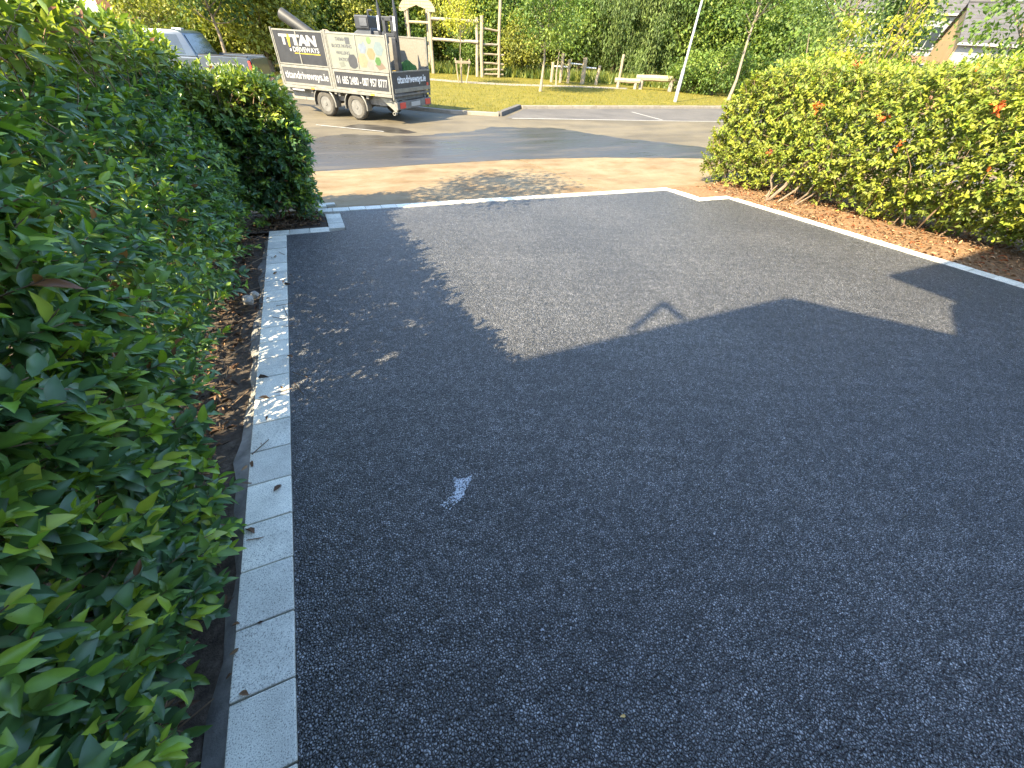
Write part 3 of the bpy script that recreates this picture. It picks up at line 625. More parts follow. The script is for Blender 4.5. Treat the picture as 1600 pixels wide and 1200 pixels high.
V, Fs, cc = cat(parts)
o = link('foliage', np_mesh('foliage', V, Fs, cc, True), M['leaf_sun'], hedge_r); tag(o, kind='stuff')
mb = MB(); rr = random.Random(9)
for i in range(60):
    y0 = -2.2 + i * 0.142; x0 = 7.75 + rr.uniform(-.22, .25); z0 = dp(x0, y0) + .05; p = Vector((x0, y0, z0 - .02)); pts = [p]; n = 5
    dx, dy = rr.uniform(-.65, .35), rr.uniform(-.4, .4); hgt = rr.uniform(.9, 1.4)
    for k in range(1, n + 1): pts.append(p + Vector((dx * k / n + rr.uniform(-.04, .04), dy * k / n + rr.uniform(-.04, .04), hgt * k / n)))
    mb.path([q - Vector(hl) for q in pts], [rr.uniform(.007, .014) * (1 - .75 * k / n) for k in range(n + 1)], 5)
m = rgR.random(len(HP)) < 0.6
for p, d in zip(HP[m], HD[m]): mb.tube(p - hl - d * 0.10, p - hl + d * 0.12, 0.003, 0.0016, 3, False)
o = mb.build('stems', M['twig'], hedge_r); tag(o, kind='stuff')
stem = MB()
for (x0, y0, x1, y1, h1, r) in ((7.12, 4.62, 7.35, 4.35, .72, .030), (7.2, 4.5, 7.55, 4.2, .6, .018), (7.2, 4.72, 7.4, 4.9, .5, .014), (7.35, 4.3, 7.3, 3.95, .6, .016), (7.3, 4.25, 7.55, 3.9, .55, .012), (7.25, 4.8, 7.6, 4.7, .6, .012), (7.15, 4.66, 7.2, 4.75, .45, .010)):
    a = Vector((x0, y0, dp(x0, y0))) - Vector(hl); b = Vector((x1, y1, dp(x1, y1) + h1)) - Vector(hl)
    stem.path([a, a.lerp(b, .35) + Vector((.02, -.03, .02)), a.lerp(b, .7) + Vector((-.02, .03, 0)), b], [r, r * .9, r * .75, r * .6], 7)
stem.build('bare_stem', M['bark'], hedge_r, smooth=True)
# ---- litter on the beds
def litter(name, n, fx, pal, ln, rg, label, twigs=60, tx=None):
    x, y, z = fx(n); p = np.stack([x, y, z + rg.uniform(.002, .02, n)], 1); a = np.stack([rg.normal(0, 1, n), rg.normal(0, 1, n), rg.normal(0, .25, n)], 1); nn = np.stack([rg.normal(0, .4, n), rg.normal(0, .4, n), np.ones(n)], 1)
    c = pal[rg.integers(0, len(pal), n)] * rg.uniform(.6, 1.3, (n, 1)); s = ln * rg.uniform(.5, 1.3, n)
    V, Fs, cc = bake(leaf_template(3, .4, .1, .25, 0, 7), p, a, nn, s, c)
    parts = [(V, Fs, cc)]
    xs, ys, zs = fx(twigs * 3); k = len(xs); L = rg.uniform(.05, .22, k); an = rg.uniform(0, 6.28, k)
    A = np.stack([xs, ys, zs + .012], 1); Dv = np.stack([np.cos(an), np.sin(an), rg.normal(0, .15, k)], 1); Bv = A + Dv * L[:, None]; sd = np.stack([-np.sin(an), np.cos(an), np.zeros(k)], 1) * .0028
    up = np.array([0, 0, .004]); V = np.stack([A - sd, A + sd, A + up, Bv - sd * .6, Bv + sd * .6, Bv + up], 1).reshape(-1, 3)
    Ft = np.array([(0, 3, 5), (0, 5, 2), (1, 2, 5), (1, 5, 4)]); FF = (Ft[None] + (np.arange(k) * 6)[:, None, None]).reshape(-1, 3)
    parts.append((V, FF, np.repeat(np.array([[.15, .10, .06]]) * rg.uniform(.5, 1.6, (k, 1)), 6, 0)))
    V, Fs, cc = cat(parts)
    o = link(name, np_mesh(name, V, Fs, cc), M['litter']); tag(o, label, 'leaf litter', kind='stuff')
rgT = np.random.default_rng(77)
def fxl(n):
    k = n * 2 // 3; x = -0.74 - rgT.exponential(.16, k).clip(0, .8); y = rgT.uniform(-.2, 5.0, k)
    x2 = rgT.uniform(-.75, -.02, n - k); y2 = rgT.uniform(5.15, 5.72, n - k); x = np.concatenate([x, x2]); y = np.concatenate([y, y2])
    m = rgT.random(n) < .035; m &= y < 4.8; x[m] = rgT.uniform(-.66, -.40, m.sum())
    return x, y, dp(x, y) - np.where(x > -.61, -.008, .02)
litter('leaf_litter', 1300, fxl, np.array([(.15, .085, .05), (.22, .13, .075), (.10, .06, .04), (.28, .18, .10), (.06, .045, .035)]), .05, rgT, 'brown dead leaves and twigs on the shaded soil under the dark hedge', 160)
def fxr(n):
    y = rgT.uniform(-.5, 5.9, n); x = 6.76 + rgT.uniform(0, 1.25, n); return x, y, dp(x, y) - .01 + .08 * np.clip((x - 6.8) / .8, 0, 1)
litter('leaf_litter', 2600, fxr, np.array([(.27, .14, .065), (.32, .19, .095), (.22, .095, .04), (.36, .25, .145), (.22, .07, .028), (.13, .08, .045)]), .05, rgT, 'orange brown dead leaves and twigs on the sunlit mulch', 260)

# rubble lump, fallen leaf, chalk marks
def rock(name, loc, s, mat, label, catg, seed):
    bm = bmesh.new(); bmesh.ops.create_icosphere(bm, subdivisions=2, radius=1); rr = random.Random(seed); ks = [Vector((rr.gauss(0, 1), rr.gauss(0, 1), rr.gauss(0, 1))).normalized() for _ in range(9)]
    for v in bm.verts:
        k = min(0.62 / max(.05, v.co.dot(d)) if v.co.dot(d) > .62 else 1 for d in ks); v.co = Vector((v.co.x * s[0], v.co.y * s[1], v.co.z * s[2])) * k
    me = bpy.data.meshes.new(name); bm.to_mesh(me); bm.free(); o = link(name, me, mat); o.location = loc; tag(o, label, catg); return o
p = gp(392, 470, -0.13); rock('rubble_lump', (-0.70, 3.28, dp(-.7, 3.28) + .03), (.055, .085, .05), M['stone'], 'pale grey lump of rubble on the soil beside the paver edging', 'stone', 3)
rock('rubble_lump', (-0.665, 3.40, dp(-.66, 3.4) + .02), (.04, .05, .035), M['stone'], 'smaller broken piece of rubble touching the grey lump', 'stone', 8)
def on_drive(px, py):
    r = ray(px, py); Nn = np.array([.02174, .05, 1.0]); return EYE + r * (-(Nn @ EYE) / (Nn @ r))
def inside(poly, x, y):
    c = False; j = len(poly) - 1
    for i in range(len(poly)):
        if (poly[i][1] > y) != (poly[j][1] > y) and x < (poly[j][0] - poly[i][0]) * (y - poly[i][1]) / (poly[j][1] - poly[i][1]) + poly[i][0]: c = not c
        j = i
    return c
def decal(name, pxs, mat, label, dens, fl, seed):       # powder caught on the stones: many small flecks
    rg = random.Random(seed); pts = [tuple(on_drive(*p)[:2]) for p in pxs]; mb = MB()
    x0, x1, y0, y1 = min(p[0] for p in pts), max(p[0] for p in pts), min(p[1] for p in pts), max(p[1] for p in pts)
    for _ in range(int(dens * (x1 - x0) * (y1 - y0))):
        x, y = rg.uniform(x0, x1), rg.uniform(y0, y1)
        if not inside(pts, x, y): continue
        x += rg.gauss(0, .003); y += rg.gauss(0, .003); k = rg.randint(4, 6); a0 = rg.uniform(0, 6); r_ = fl * rg.uniform(.4, 1.2)
        P = [(x + r_ * rg.uniform(.6, 1.2) * math.cos(a0 + i * 6.283 / k), y + r_ * rg.uniform(.6, 1.2) * math.sin(a0 + i * 6.283 / k)) for i in range(k)]
        mb.add([(p[0], p[1], dp(*p) + .003 + rg.uniform(0, .002)) for p in P], [tuple(range(k))])
    o = mb.build(name, mat); tag(o, label, 'mark', kind='stuff')
decal('chalk_mark', [(709, 744), (716, 750), (727, 748), (738, 744), (733, 754), (728, 764), (724, 776), (716, 782), (710, 778), (713, 765), (710, 756)], M['chalk'], 'white chalky smear shaped like a forked arrow on the tarmac', 70000, .0034, 2)
decal('chalk_trail', [(688, 792), (700, 778), (712, 768), (722, 779), (714, 788), (700, 797)], M['chalk'], 'thin pale tail trailing down from the white chalky smear', 22000, .0036, 9)
decal('scuff_mark', [(1338, 998), (1345, 996), (1372, 1028), (1402, 1056), (1396, 1058), (1366, 1034)], M['chalk_faint'], 'faint pale scuff streak on the tarmac near the lower edge', 16000, .003, 4)
decal('pale_smudge', [(835, 975), (870, 968), (892, 985), (880, 1003), (850, 1000)], M['chalk_faint'], 'pale dusty smudge on the tarmac left of the scuff streak', 2600, .004, 6)
decal('pale_smudge', [(1365, 1108), (1380, 1104), (1392, 1118), (1378, 1128)], M['chalk_faint'], 'small pale smudge on the tarmac below the scuff streak', 5000, .004, 7)
p = gp(977, 1121, 0); V, Fs = leaf_template(4, .5, .2, .3, 0, 2)
o = link('fallen_leaf', np_mesh('fallen_leaf', V * .018, Fs, np.repeat(np.array([[.62, .42, .16]]), len(V), 0)), M['litter'])
r = ray(977, 1121); Nn = np.array([.02174, .05, 1.0]); q = EYE + r * (-(Nn @ EYE) / (Nn @ r)); o.location = (q[0], q[1], q[2] + .006); o.rotation_euler = (.2, .3, 1.0); tag(o, 'tiny yellow fallen leaf alone on the tarmac', 'leaf')

# ------------------------------------------------------------------ trailer
def text_mesh(body, size, bold=0.0, shear=0.0, space=1.0, align='LEFT', xs=1.0):
    cu = bpy.data.curves.new('lettering', 'FONT'); cu.body = body; cu.size = size; cu.offset = bold; cu.shear = shear; cu.space_character = space; cu.align_x = align
    cu.extrude = 0.0015; cu.resolution_u = 3
    to = bpy.data.objects.new('tmp', cu); C.objects.link(to); dg = bpy.context.evaluated_depsgraph_get()
    me = bpy.data.meshes.new_from_object(to.evaluated_get(dg)); bpy.data.objects.remove(to); bpy.data.curves.remove(cu)
    if xs != 1.0:
        for v in me.vertices: v.co.x *= xs
    me.name = 'lettering'; return me
def fit_text(me, w, h):                                # scale to width and height, origin at lower left
    xs = [v.co.x for v in me.vertices]; ys = [v.co.y for v in me.vertices]; a, b, c, d = min(xs), max(xs), min(ys), max(ys)
    for v in me.vertices: v.co.x = (v.co.x - a) * w / (b - a); v.co.y = (v.co.y - c) * h / (d - c)
    return me
def put_side(me, mat, parent, x, y, z):                # on the side that faces the camera: reads from front to rear
    o = link('lettering', me, mat, parent); o.matrix_local = Matrix(((-1, 0, 0, x), (0, 0, 1, y), (0, 1, 0, z), (0, 0, 0, 1))); return o
TL, TW = 3.89, 2.16
tr = empty('tipping_trailer', (2.672, 13.973, ZR), 2.364); tag(tr, 'twin-axle galvanised tipping trailer with black sign-covered mesh sides parked on the road', 'trailer')
# near side at local y=0, far side at y=-TW, rear at x=0
ch = MB()
ch.box(0.05, TL - .05, -0.32, -0.22, .42, .62); ch.box(0.05, TL - .05, -TW + .22, -TW + .32, .42, .62)
for x in (.1, .9, 1.9, 2.9, 3.7): ch.box(x, x + .08, -TW + .05, -.05, .56, .66)
ch.build('chassis', M['galv_dark'], tr)
MB().box(0.0, TL, -TW, 0.0, .665, .715).build('bed_floor', M['galv_dark'], tr, .01)
MB().box(0.02, TL, .002, .035, .655, .725).build('side_rail', M['galv'], tr, .006)
db = MB(); db.path([(TL - .1, -.35, .52), (TL + .7, -TW / 2 + .1, .47), (TL + 1.5, -TW / 2, .45)], [.05, .05, .045], 6); db.path([(TL - .1, -TW + .35, .52), (TL + .7, -TW / 2 - .1, .47), (TL + 1.5, -TW / 2, .45)], [.05, .05, .045], 6)
db.build('drawbar', M['galv'], tr); jw = MB(); jw.tube((TL + .95, -TW / 2 + .15, .95), (TL + .95, -TW / 2 + .15, .18), .03); jw.build('jockey_stand', M['galv'], tr)
def frame_panel(x0, x1, y, z0, z1, w=.05, t=.035, name='side_frame', mid=None):
    m = MB(); m.box(x0, x1, y - t, y, z0, z0 + w).box(x0, x1, y - t, y, z1 - w, z1).box(x0, x0 + w, y - t, y, z0 + w, z1 - w).box(x1 - w, x1, y - t, y, z0 + w, z1 - w)
    if mid: m.box(mid - .018, mid + .018, y - t, y + .004, z0 + w, z1 - w)
    return m.build(name, M['galv'], tr, .005)
Z0, Z1, Z2 = .73, 1.20, 2.0
HALF = 2.03
for x0, x1, txt in ((HALF + .05, TL - .02, 'titandriveways.ie'), (.06, HALF - .05, '01 685 2480 - 087 957 8777')):
    f = frame_panel(x0, x1, 0.0, Z0, Z1, .055)
    MB().box(x0 + .056, x1 - .056, -.028, -.010, Z0 + .056, Z1 - .056).build('sign_panel', M['sign_grey'] if x0 > 1 else M['sign_black'], f)
    w = (x1 - x0) - .20
    put_side(fit_text(text_mesh(txt, .2, .004), w, .24 if x0 > 1 else .19), M['letter_white'], f, x1 - .10, -.0065, Z0 + .10 if x0 > 1 else Z0 + .14)
for x in (0.0, HALF - .035, HALF + .005, TL - .005): MB().box(x - .018, x + .018, -.05, .012, .60, Z2 + .03).build('stake_post', M['galv'], tr, .004)
# upper mesh sides carrying the big signs
fu = frame_panel(HALF + .05, TL - .03, -.002, Z1 + .012, Z2, .032, .03, 'mesh_frame', 3.02)
MB().box(HALF + .083, TL - .063, -.026, -.012, Z1 + .045, Z2 - .033).build('sign_panel', M['sign_black'], fu)
TX1 = TL - .24
def big(txt, x, z, w, h, mat, bold): return put_side(fit_text(text_mesh(txt, .3, bold), w, h), mat, fu, x, -.0085, z)
big('T', TX1, 1.66, .30, .235, M['letter_white'], .016)
MB().add([(TX1 - .27, -.008, 1.895), (TX1 - .40, -.008, 1.895), (TX1 - .345, -.008, 1.62), (TX1 - .30, -.008, 1.62)], [(0, 1, 2, 3)]).build('emblem', M['letter_yellow'], fu)
MB().lathe([(.001, 0), (.035, 0), (.035, .002), (.001, .002)], 10).build('emblem', M['letter_white'], fu).location = (TX1 - .33, -.010, 1.555)
big('T', TX1 - .38, 1.66, .36, .235, M['letter_white'], .016); big('A', TX1 - .66, 1.66, .36, .235, M['letter_white'], .022); big('N', TX1 - .98, 1.66, .32, .235, M['letter_white'], .016)
big('DRIVEWAYS', TX1 - .42, 1.515, .92, .115, M['letter_white'], .006)
MB().box(TX1 - 1.36, TX1 - .45, -.0105, -.0075, 1.475, 1.495).build('underline', M['letter_yellow'], fu)
fw_ = frame_panel(.05, HALF - .05, -.002, Z1 + .012, Z2, .032, .03, 'mesh_frame', 1.03)
MB().box(.083, HALF - .083, -.026, -.012, Z1 + .045, Z2 - .033).build('sign_panel', M['sign_white'], fw_)
for i, (txt, w) in enumerate((('TARMAC', .36), ('BLOCK PAVING', .66), ('WALLING', .46), ('PATIOS', .34))):
    put_side(fit_text(text_mesh(txt, .1, .002), w, .075), M['letter_grey'], fw_, 1.50 + w / 2, -.0085, 1.83 - i * .145)
def hexa(cx_, cz_, r, col, k=6, rot=0.0, sx=1.0, d=0.0):
    nm = 'pic_%d' % int(abs(hash(col)) % 9999)
    if col not in M: M[col] = mottled('print', tuple(c * .28 for c in col), tuple(c * .36 for c in col), 9, .5, 0)
    me = MB().add([(cx_ + sx * r * math.cos(rot + i * 2 * math.pi / k), -.0088 + d, cz_ + r * math.sin(rot + i * 2 * math.pi / k)) for i in range(k)], [tuple(range(k))]); me.build('printed_picture', M[col], fw_)
hexa(.56, 1.60, .135, (.62, .36, .18)); hexa(.86, 1.44, .17, (.66, .44, .26), d=-.0006); hexa(.30, 1.72, .16, (.33, .42, .42), d=-.0006); hexa(.82, 1.72, .14, (.36, .42, .50), d=-.0008)
hexa(.36, 1.45, .10, (.12, .30, .06)); hexa(.58, 1.88, .08, (.30, .44, .16)); hexa(.30, 1.34, .09, (.36, .26, .18), 4, .3, 2.0, -.0008); hexa(.62, 1.34, .11, (.44, .42, .36), d=-.001); hexa(.85, 1.87, .08, (.45, .52, .40))
hexa(1.20, 1.40, .17, (.10, .10, .11), 7, .2); hexa(1.58, 1.32, .07, (.34, .35, .28), 4, .5, 1.8); hexa(1.28, 1.84, .10, (.15, .16, .17), 4, .8)
# far side, front and tailgate
fs = frame_panel(.05, TL - .05, -TW + .03, Z0, Z1, .055); MB().box(.11, TL - .11, -TW + .002, -TW + .02, Z0 + .056, Z1 - .056).build('inner_panel', M['galv_dark'], fs)
fs2 = frame_panel(.05, TL - .05, -TW + .03, Z1 + .012, Z2, .032, .03, 'mesh_frame'); MB().box(.085, TL - .085, -TW + .004, -TW + .018, Z1 + .045, Z2 - .033).build('inner_panel', M['chip'], fs2)
for x in (0.02, HALF, TL - .005): MB().box(x - .02, x + .02, -TW - .012, -TW + .045, .60, Z2 + .02).build('stake_post', M['galv'], tr, .004)
MB().box(TL - .06, TL - .03, -TW + .05, -.05, Z0, Z2).build('headboard', M['galv_dark'], tr, .005)
tg = MB(); tg.box(-.035, -.004, -TW + .03, -.03, Z0 + .02, Z1 + .02); tgo = tg.build('tailgate', M['sign_grey'], tr, .006)
MB().box(-.045, .0, -TW + .03, -.03, Z1 + .022, Z1 + .055).build('top_rail', M['galv'], tgo, .004)
MB().box(-.048, -.036, -TW + .06, -.06, Z0 + .03, Z0 + .13).build('lower_strip', M['galv'], tgo, .003)
me = fit_text(text_mesh('titandriveways.ie', .2, .004), 1.62, .23); o = link('lettering', me, M['letter_shade_lift'], tgo)
o.matrix_local = Matrix(((0, 0, -1, -.0365), (-1, 0, 0, -.24), (0, 1, 0, Z0 + .19), (0, 0, 0, 1)))
MB().box(-.041, -.0355, -TW + .16, -TW + .27, Z0 + .13, Z0 + .21).build('sticker', M['red_lens'], tgo)
lb = MB().box(-.06, .04, -TW + .10, -.06, .36, .55).build('light_bar', M['galv_dark'], tr, .008)
for y0 in (-.50, -TW + .18): MB().box(-.075, -.061, y0, y0 + .30, .385, .53).build('tail_lamp', M['red_lens'], lb, .004)
MB().box(-.072, -.061, -TW / 2 - .26, -TW / 2 + .26, .40, .51).build('number_plate', M['plate'], lb, .002)
for y0 in (-.16, -TW + .12): MB().prism([(.0, .30), (.0, .62), (.55, .62), (.06, .30)], y0, y0 + .04).build('rear_bracket', M['galv'], tr)
MB().lathe([(.05, -.05), (.05, .05), (.03, .05), (.03, -.05)], 12).build('hook_ring', M['galv'], tr).location = (.08, -.10, .27)
for x in (.62, 2.75): MB().box(x, x + .12, .036, .05, .668, .71).build('marker_lamp', M['amber'], tr, .003)
MB().box(TL - .75, TL - .30, .036, .045, .60, .64).build('marker_lamp', M['letter_white'], tr)
WR, WT = .325, .20
tyre = MB().lathe([(.20, -WT / 2), (.27, -WT / 2 - .006), (.31, -WT / 2 + .02), (WR, -WT / 2 + .05), (WR, WT / 2 - .05), (.31, WT / 2 - .02), (.27, WT / 2 + .006), (.20, WT / 2), (.20, -WT / 2)], 28).mesh('tyre', 0, True); tyre.materials.append(M['rubber'])
rm = MB(); rm.lathe([(.205, .085), (.195, .088), (.185, .055), (.12, .035), (.075, .06), (.05, .065), (.04, .10), (.001, .10)], 20)
for i in range(5):
    a = i * 1.2566; rm.tube((.088 * math.cos(a), .045, .088 * math.sin(a)), (.088 * math.cos(a), .07, .088 * math.sin(a)), .011, n=6)
rim = rm.mesh('rim', 0, True); rim.materials.append(M['rim'])
for i in range(10): pass
gm = MB(); sec = []
for i in range(13):
    a = R_(-12) + R_(204) * i / 12
    for r, yy in ((.40, -.13), (.405, .11), (.375, .125)): sec.append((r * math.cos(a), yy, r * math.sin(a) + .02))
gm.add(sec, [(i * 3 + j, i * 3 + j + 1, i * 3 + j + 4, i * 3 + j + 3) for i in range(12) for j in range(2)])
guard = gm.mesh('mudguard', 0, True); guard.materials.append(M['galv'])
for wx in (1.368, 2.498):
    for yy, s in ((-.02, 1), (-TW + .02, -1)):
        w = empty('wheel'); w.parent = tr; w.location = (wx, yy - s * .10, WR)
        w.rotation_euler = (0, random.uniform(0, 6), 0 if s > 0 else math.pi)
        link('tyre', tyre, None, w); link('rim', rim, None, w)
        g2 = link('mudguard', guard, None, tr); g2.location = (wx, yy - s * .10, WR); g2.rotation_euler = (0, 0, 0 if s > 0 else math.pi)
MB().tube((1.368, -TW + .1, WR), (1.368, -.1, WR), .045).tube((2.498, -TW + .1, WR), (2.498, -.1, WR), .045).build('axle', M['galv_dark'], tr)
# ---- load in the trailer (each a thing of its own)
Ttr = Matrix.Translation((2.672, 13.973, ZR)) @ Matrix.Rotation(2.364, 4, 'Z')
def in_trailer(name, label, catg, x, y, z, rz=0.0):
    p = Ttr @ Vector((x, y, z)); e = empty(name, p, 2.364 + rz); tag(e, label, catg); return e
e = in_trailer('membrane_roll', 'dark grey membrane roll leaning out over the front of the trailer', 'roll', TL - 1.3, -.95, .72)
r0 = MB(); a, b = Vector((0, 0, .85)), Vector((1.42, .25, 1.62)); r0.tube(a, b, .15, .15, 18); r0.build('sheet_roll', M['membrane'], e, .01, True)
d = (b - a).normalized(); MB().tube(b - d * .01, b + d * .012, .055, .055, 12).build('core_tube', M['board'], e)
MB().box(-.1, .12, -.1, .1, 0, .80).build('support_pallet', M['board'], e, .01)
e = in_trailer('timber_boards', 'pale timber boards sticking up beside the membrane roll in the trailer', 'timber', TL - 1.55, -.9, .72)
for i in range(3):
    Tb = Matrix.Translation((.25, .12 + i * .03, .0)) @ Matrix.Rotation(R_(-20 - i * 3), 4, 'Y'); MB().box(-.9, .55, -.10, .10, 1.08 + i * .045, 1.12 + i * .045, Tb).build('board', M['board'], e, .004)
MB().box(-.35, .3, -.1, .1, 0, .98).build('support_pallet', M['board'], e, .01)
e = in_trailer('paving_machine', 'dark grey machine with a black engine box showing above the trailer side', 'machine', 1.55, -1.15, .72)
MB().prism([(-.5, 0), (.9, 0), (.9, .9), (.55, 1.05), (-.25, 1.48), (-.5, 1.42)], -.3, .3).build('body', M['machine_grey'], e, .02)
MB().box(-.48, -.02, -.24, .34, 1.38, 1.68).build('engine_box', M['black'], e, .03)
MB().box(-.44, -.2, .342, .36, 1.45, 1.62).build('engine_grille', M['machine_grey'], e, .004)
MB().tube((-.28, .0, 1.66), (-.28, .0, 1.80), .03).tube((-.28, .0, 1.79), (-.42, .0, 1.80), .025).build('exhaust', M['black'], e)
MB().box(-.75, -.49, -.2, .2, 1.1, 1.36).build('hopper', M['machine_grey'], e, .02)
e = in_trailer('plate_compactor', 'tall black forked machine handle with a yellow base standing in the trailer rear', 'machine', .42, -.95, .72)
MB().box(-.20, .12, -.18, .18, 0, .50).build('base', M['machine_yellow'], e, .04)
MB().box(-.16, -.02, -.10, .10, .5, 1.25).build('mast', M['black'], e, .02)
m = MB(); m.box(-.12, .30, -.07, .07, 1.25, 1.34).box(-.12, -.02, -.07, .07, 1.34, 1.70).box(.14, .24, -.07, .07, 1.34, 1.66).box(-.12, .26, -.07, .07, 1.58, 1.68); m.build('handle_frame', M['black'], e, .015)
for x0, top in ((-.18, 2.12), (.34, 2.02)): MB().path([(x0, .02, 1.15), (x0 + .03, .02, 1.35), (x0 - .01, .02, 1.72), (x0 + .02, .02, top)], [.03, .065, .055, .012], 8).build('tine', M['black'], e, 0, True)
for x0 in (-.175, .345): MB().box(x0 - .02, x0 + .05, .07, .085, 1.38, 1.68).build('wear_plate', M['steel_worn'], e, .01)
e = in_trailer('turf_pile', 'bright green heap of artificial turf in the trailer rear corner', 'turf', .30, -1.55, .72)
MB().box(-.2, .3, -.3, .3, 0, .35).build('lower_layer', M['turf_roll'], e, .08)
bm = bmesh.new(); bmesh.ops.create_icosphere(bm, subdivisions=3, radius=.3)
for v in bm.verts: v.co = Vector((v.co.x * .9, v.co.y * 1.3, v.co.z * .85)) * (1 + .18 * math.sin(v.co.x * 17) * math.cos(v.co.y * 13 + v.co.z * 9))
me = bpy.data.meshes.new('crumpled_turf'); bm.to_mesh(me); bm.free(); o = link('crumpled_turf', me, M['turf_roll'], e); o.location = (.05, .12, .48)

# ------------------------------------------------------------------ pickup
pk = empty('pickup_truck', (-1.08, 20.05, ZR), R_(163)); tag(pk, 'blue-grey pickup truck with an open bed parked behind the hedge', 'pickup truck')
PWD = 1.82                                              # local: rear near corner origin, +x forward, near side y=0, far y=-PWD
b = MB()
b.prism([(0.0, .45), (0.0, 1.12), (.05, 1.17), (1.62, 1.17), (1.62, .45)], -.10, 0.0)
b.prism([(0.0, .45), (0.0, 1.12), (.05, 1.17), (1.62, 1.17), (1.62, .45)], -PWD, -PWD + .10)
b.box(0, 1.62, -PWD + .1, -.1, .60, .66); b.box(1.56, 1.62, -PWD + .1, -.1, .66, 1.15)
b.build('bed', M['paint'], pk, .02)
for yy in (-.095, -PWD + .005): MB().box(.02, 1.60, yy, yy + .09, 1.172, 1.20).build('bed_rail_cap', M['black'], pk, .01)
MB().box(-.06, -.003, -PWD + .06, -.06, .60, 1.14).build('tailgate', M['paint'], pk, .02)
MB().box(-.16, -.02, -PWD + .02, -.02, .40, .56).build('bumper', M['black'], pk, .03)
for yy in (-.10, -PWD + .02): MB().box(-.03, .05, yy - .02, yy + .105, .80, 1.08).build('tail_lamp', M['red_lens'], pk, .012)
# cab: lower body and greenhouse
MB().prism([(1.64, .45), (1.64, 1.12), (3.9, 1.12), (4.1, 1.08), (5.15, .98), (5.25, .85), (5.25, .45)], -PWD, 0.0).build('cab_body', M['paint'], pk, .05)
gh = MB(); W0, W1 = .03, .17
lo = [(1.70, 1.12), (4.15, 1.12)]; hi = [(1.98, 1.76), (2.25, 1.80), (3.1, 1.79), (3.38, 1.70)]
ring = [(1.68, 1.122), (1.93, 1.72), (2.05, 1.775), (2.3, 1.80), (3.1, 1.785), (3.32, 1.71), (4.12, 1.122)]
V = []
for x_, z_ in ring:
    t_ = (z_ - 1.122) / .68; ins = W0 + (W1 - W0) * t_; V += [(x_, -ins, z_), (x_, -PWD + ins, z_)]
n = len(ring); gh.add(V, [(2 * i, 2 * i + 2, 2 * i + 3, 2 * i + 1) for i in range(n - 1)] + [tuple(2 * i for i in range(n)), tuple(2 * i + 1 for i in reversed(range(n))), (0, 1, 2 * n - 1, 2 * n - 2)])
gh.build('cab_top', M['paint'], pk, .03, True)
def side_y(z_): return -(W0 + (W1 - W0) * (z_ - 1.122) / .68) + .004
for x0b, x1b, x0t, x1t in ((2.00, 2.74, 2.12, 2.74), (2.84, 3.86, 2.84, 3.28)):
    for s in (1, -1):
        f = (lambda z_: side_y(z_)) if s > 0 else (lambda z_: -PWD - side_y(z_))
        MB().add([(x0b, f(1.18), 1.18), (x1b, f(1.18), 1.18), (x1t, f(1.68), 1.68), (x0t, f(1.68), 1.68)], [(0, 1, 2, 3)]).build('side_window', M['glass'], pk)
MB().add([(1.712, -.14, 1.20), (1.712, -PWD + .14, 1.20), (1.908, -PWD + .24, 1.69), (1.908, -.24, 1.69)], [(0, 1, 2, 3)]).build('rear_window', M['glass'], pk).location = (-.012, 0, 0)
MB().add([(4.06, -.14, 1.18), (4.06, -PWD + .14, 1.18), (3.40, -PWD + .24, 1.66), (3.40, -.24, 1.66)], [(0, 1, 2, 3)]).build('windscreen', M['glass'], pk).location = (.02, 0, .012)
MB().box(2.2, 2.5, -PWD / 2 - .1, -PWD / 2 + .1, 1.80, 1.84).build('roof_lamp', M['steel_worn'], pk, .01)
put_side(fit_text(text_mesh('titandriveways.ie', .2, .004), 1.25, .15), M['letter_white'], pk, 1.45, .003, .86)
ty2 = tyre.copy(); wh = 0
for wx in (.80, 4.25):
    for yy, s in ((-.12, 1), (-PWD + .12, -1)):
        w = empty('wheel'); w.parent = pk; w.location = (wx, yy, .37); w.scale = (1.14, 1.1, 1.14); w.rotation_euler = (0, 0, 0 if s > 0 else math.pi)
        link('tyre', tyre, None, w); link('rim', rim, None, w)

# ------------------------------------------------------------------ lamp post and timber play equipment
p = gp(1054.5, 159.4, ZG); lp = empty('lamp_post', (p[0], p[1], ZG)); tag(lp, 'tall grey steel lamp post standing on the grass beside the parking bay', 'lamp post')
MB().tube((0, 0, -.05), (0, 0, 1.3), .085, .08, 14).tube((0, 0, 1.3), (0, 0, 6.0), .058, .04, 14).build('post', M['lamp_post'], lp, 0, True)
MB().path([(0, 0, 5.9), (-.1, -.1, 6.1), (-.5, -.5, 6.25)], [.035, .03, .028], 8).build('arm', M['lamp_post'], lp, 0, True); MB().box(-.85, -.45, -.6, -.42, 6.2, 6.28).build('lantern', M['lamp_post'], lp, .02)
MB().box(-.088, -.08, -.04, .04, .35, .85).build('access_door', M['lamp_post'], lp, .002)
p = at(1384, 60, 34); lp2 = empty('lamp_post', (p[0], p[1], ZG)); tag(lp2, 'thin pale lamp post rising behind the yellow-green bush on the right', 'lamp post')
MB().tube((0, 0, -.05), (0, 0, 7.5), .07, .045, 12).build('post', M['lamp_post'], lp2, 0, True); MB().box(-.5, .05, -.1, .1, 7.5, 7.6).build('lantern', M['lamp_post'], lp2, .02)

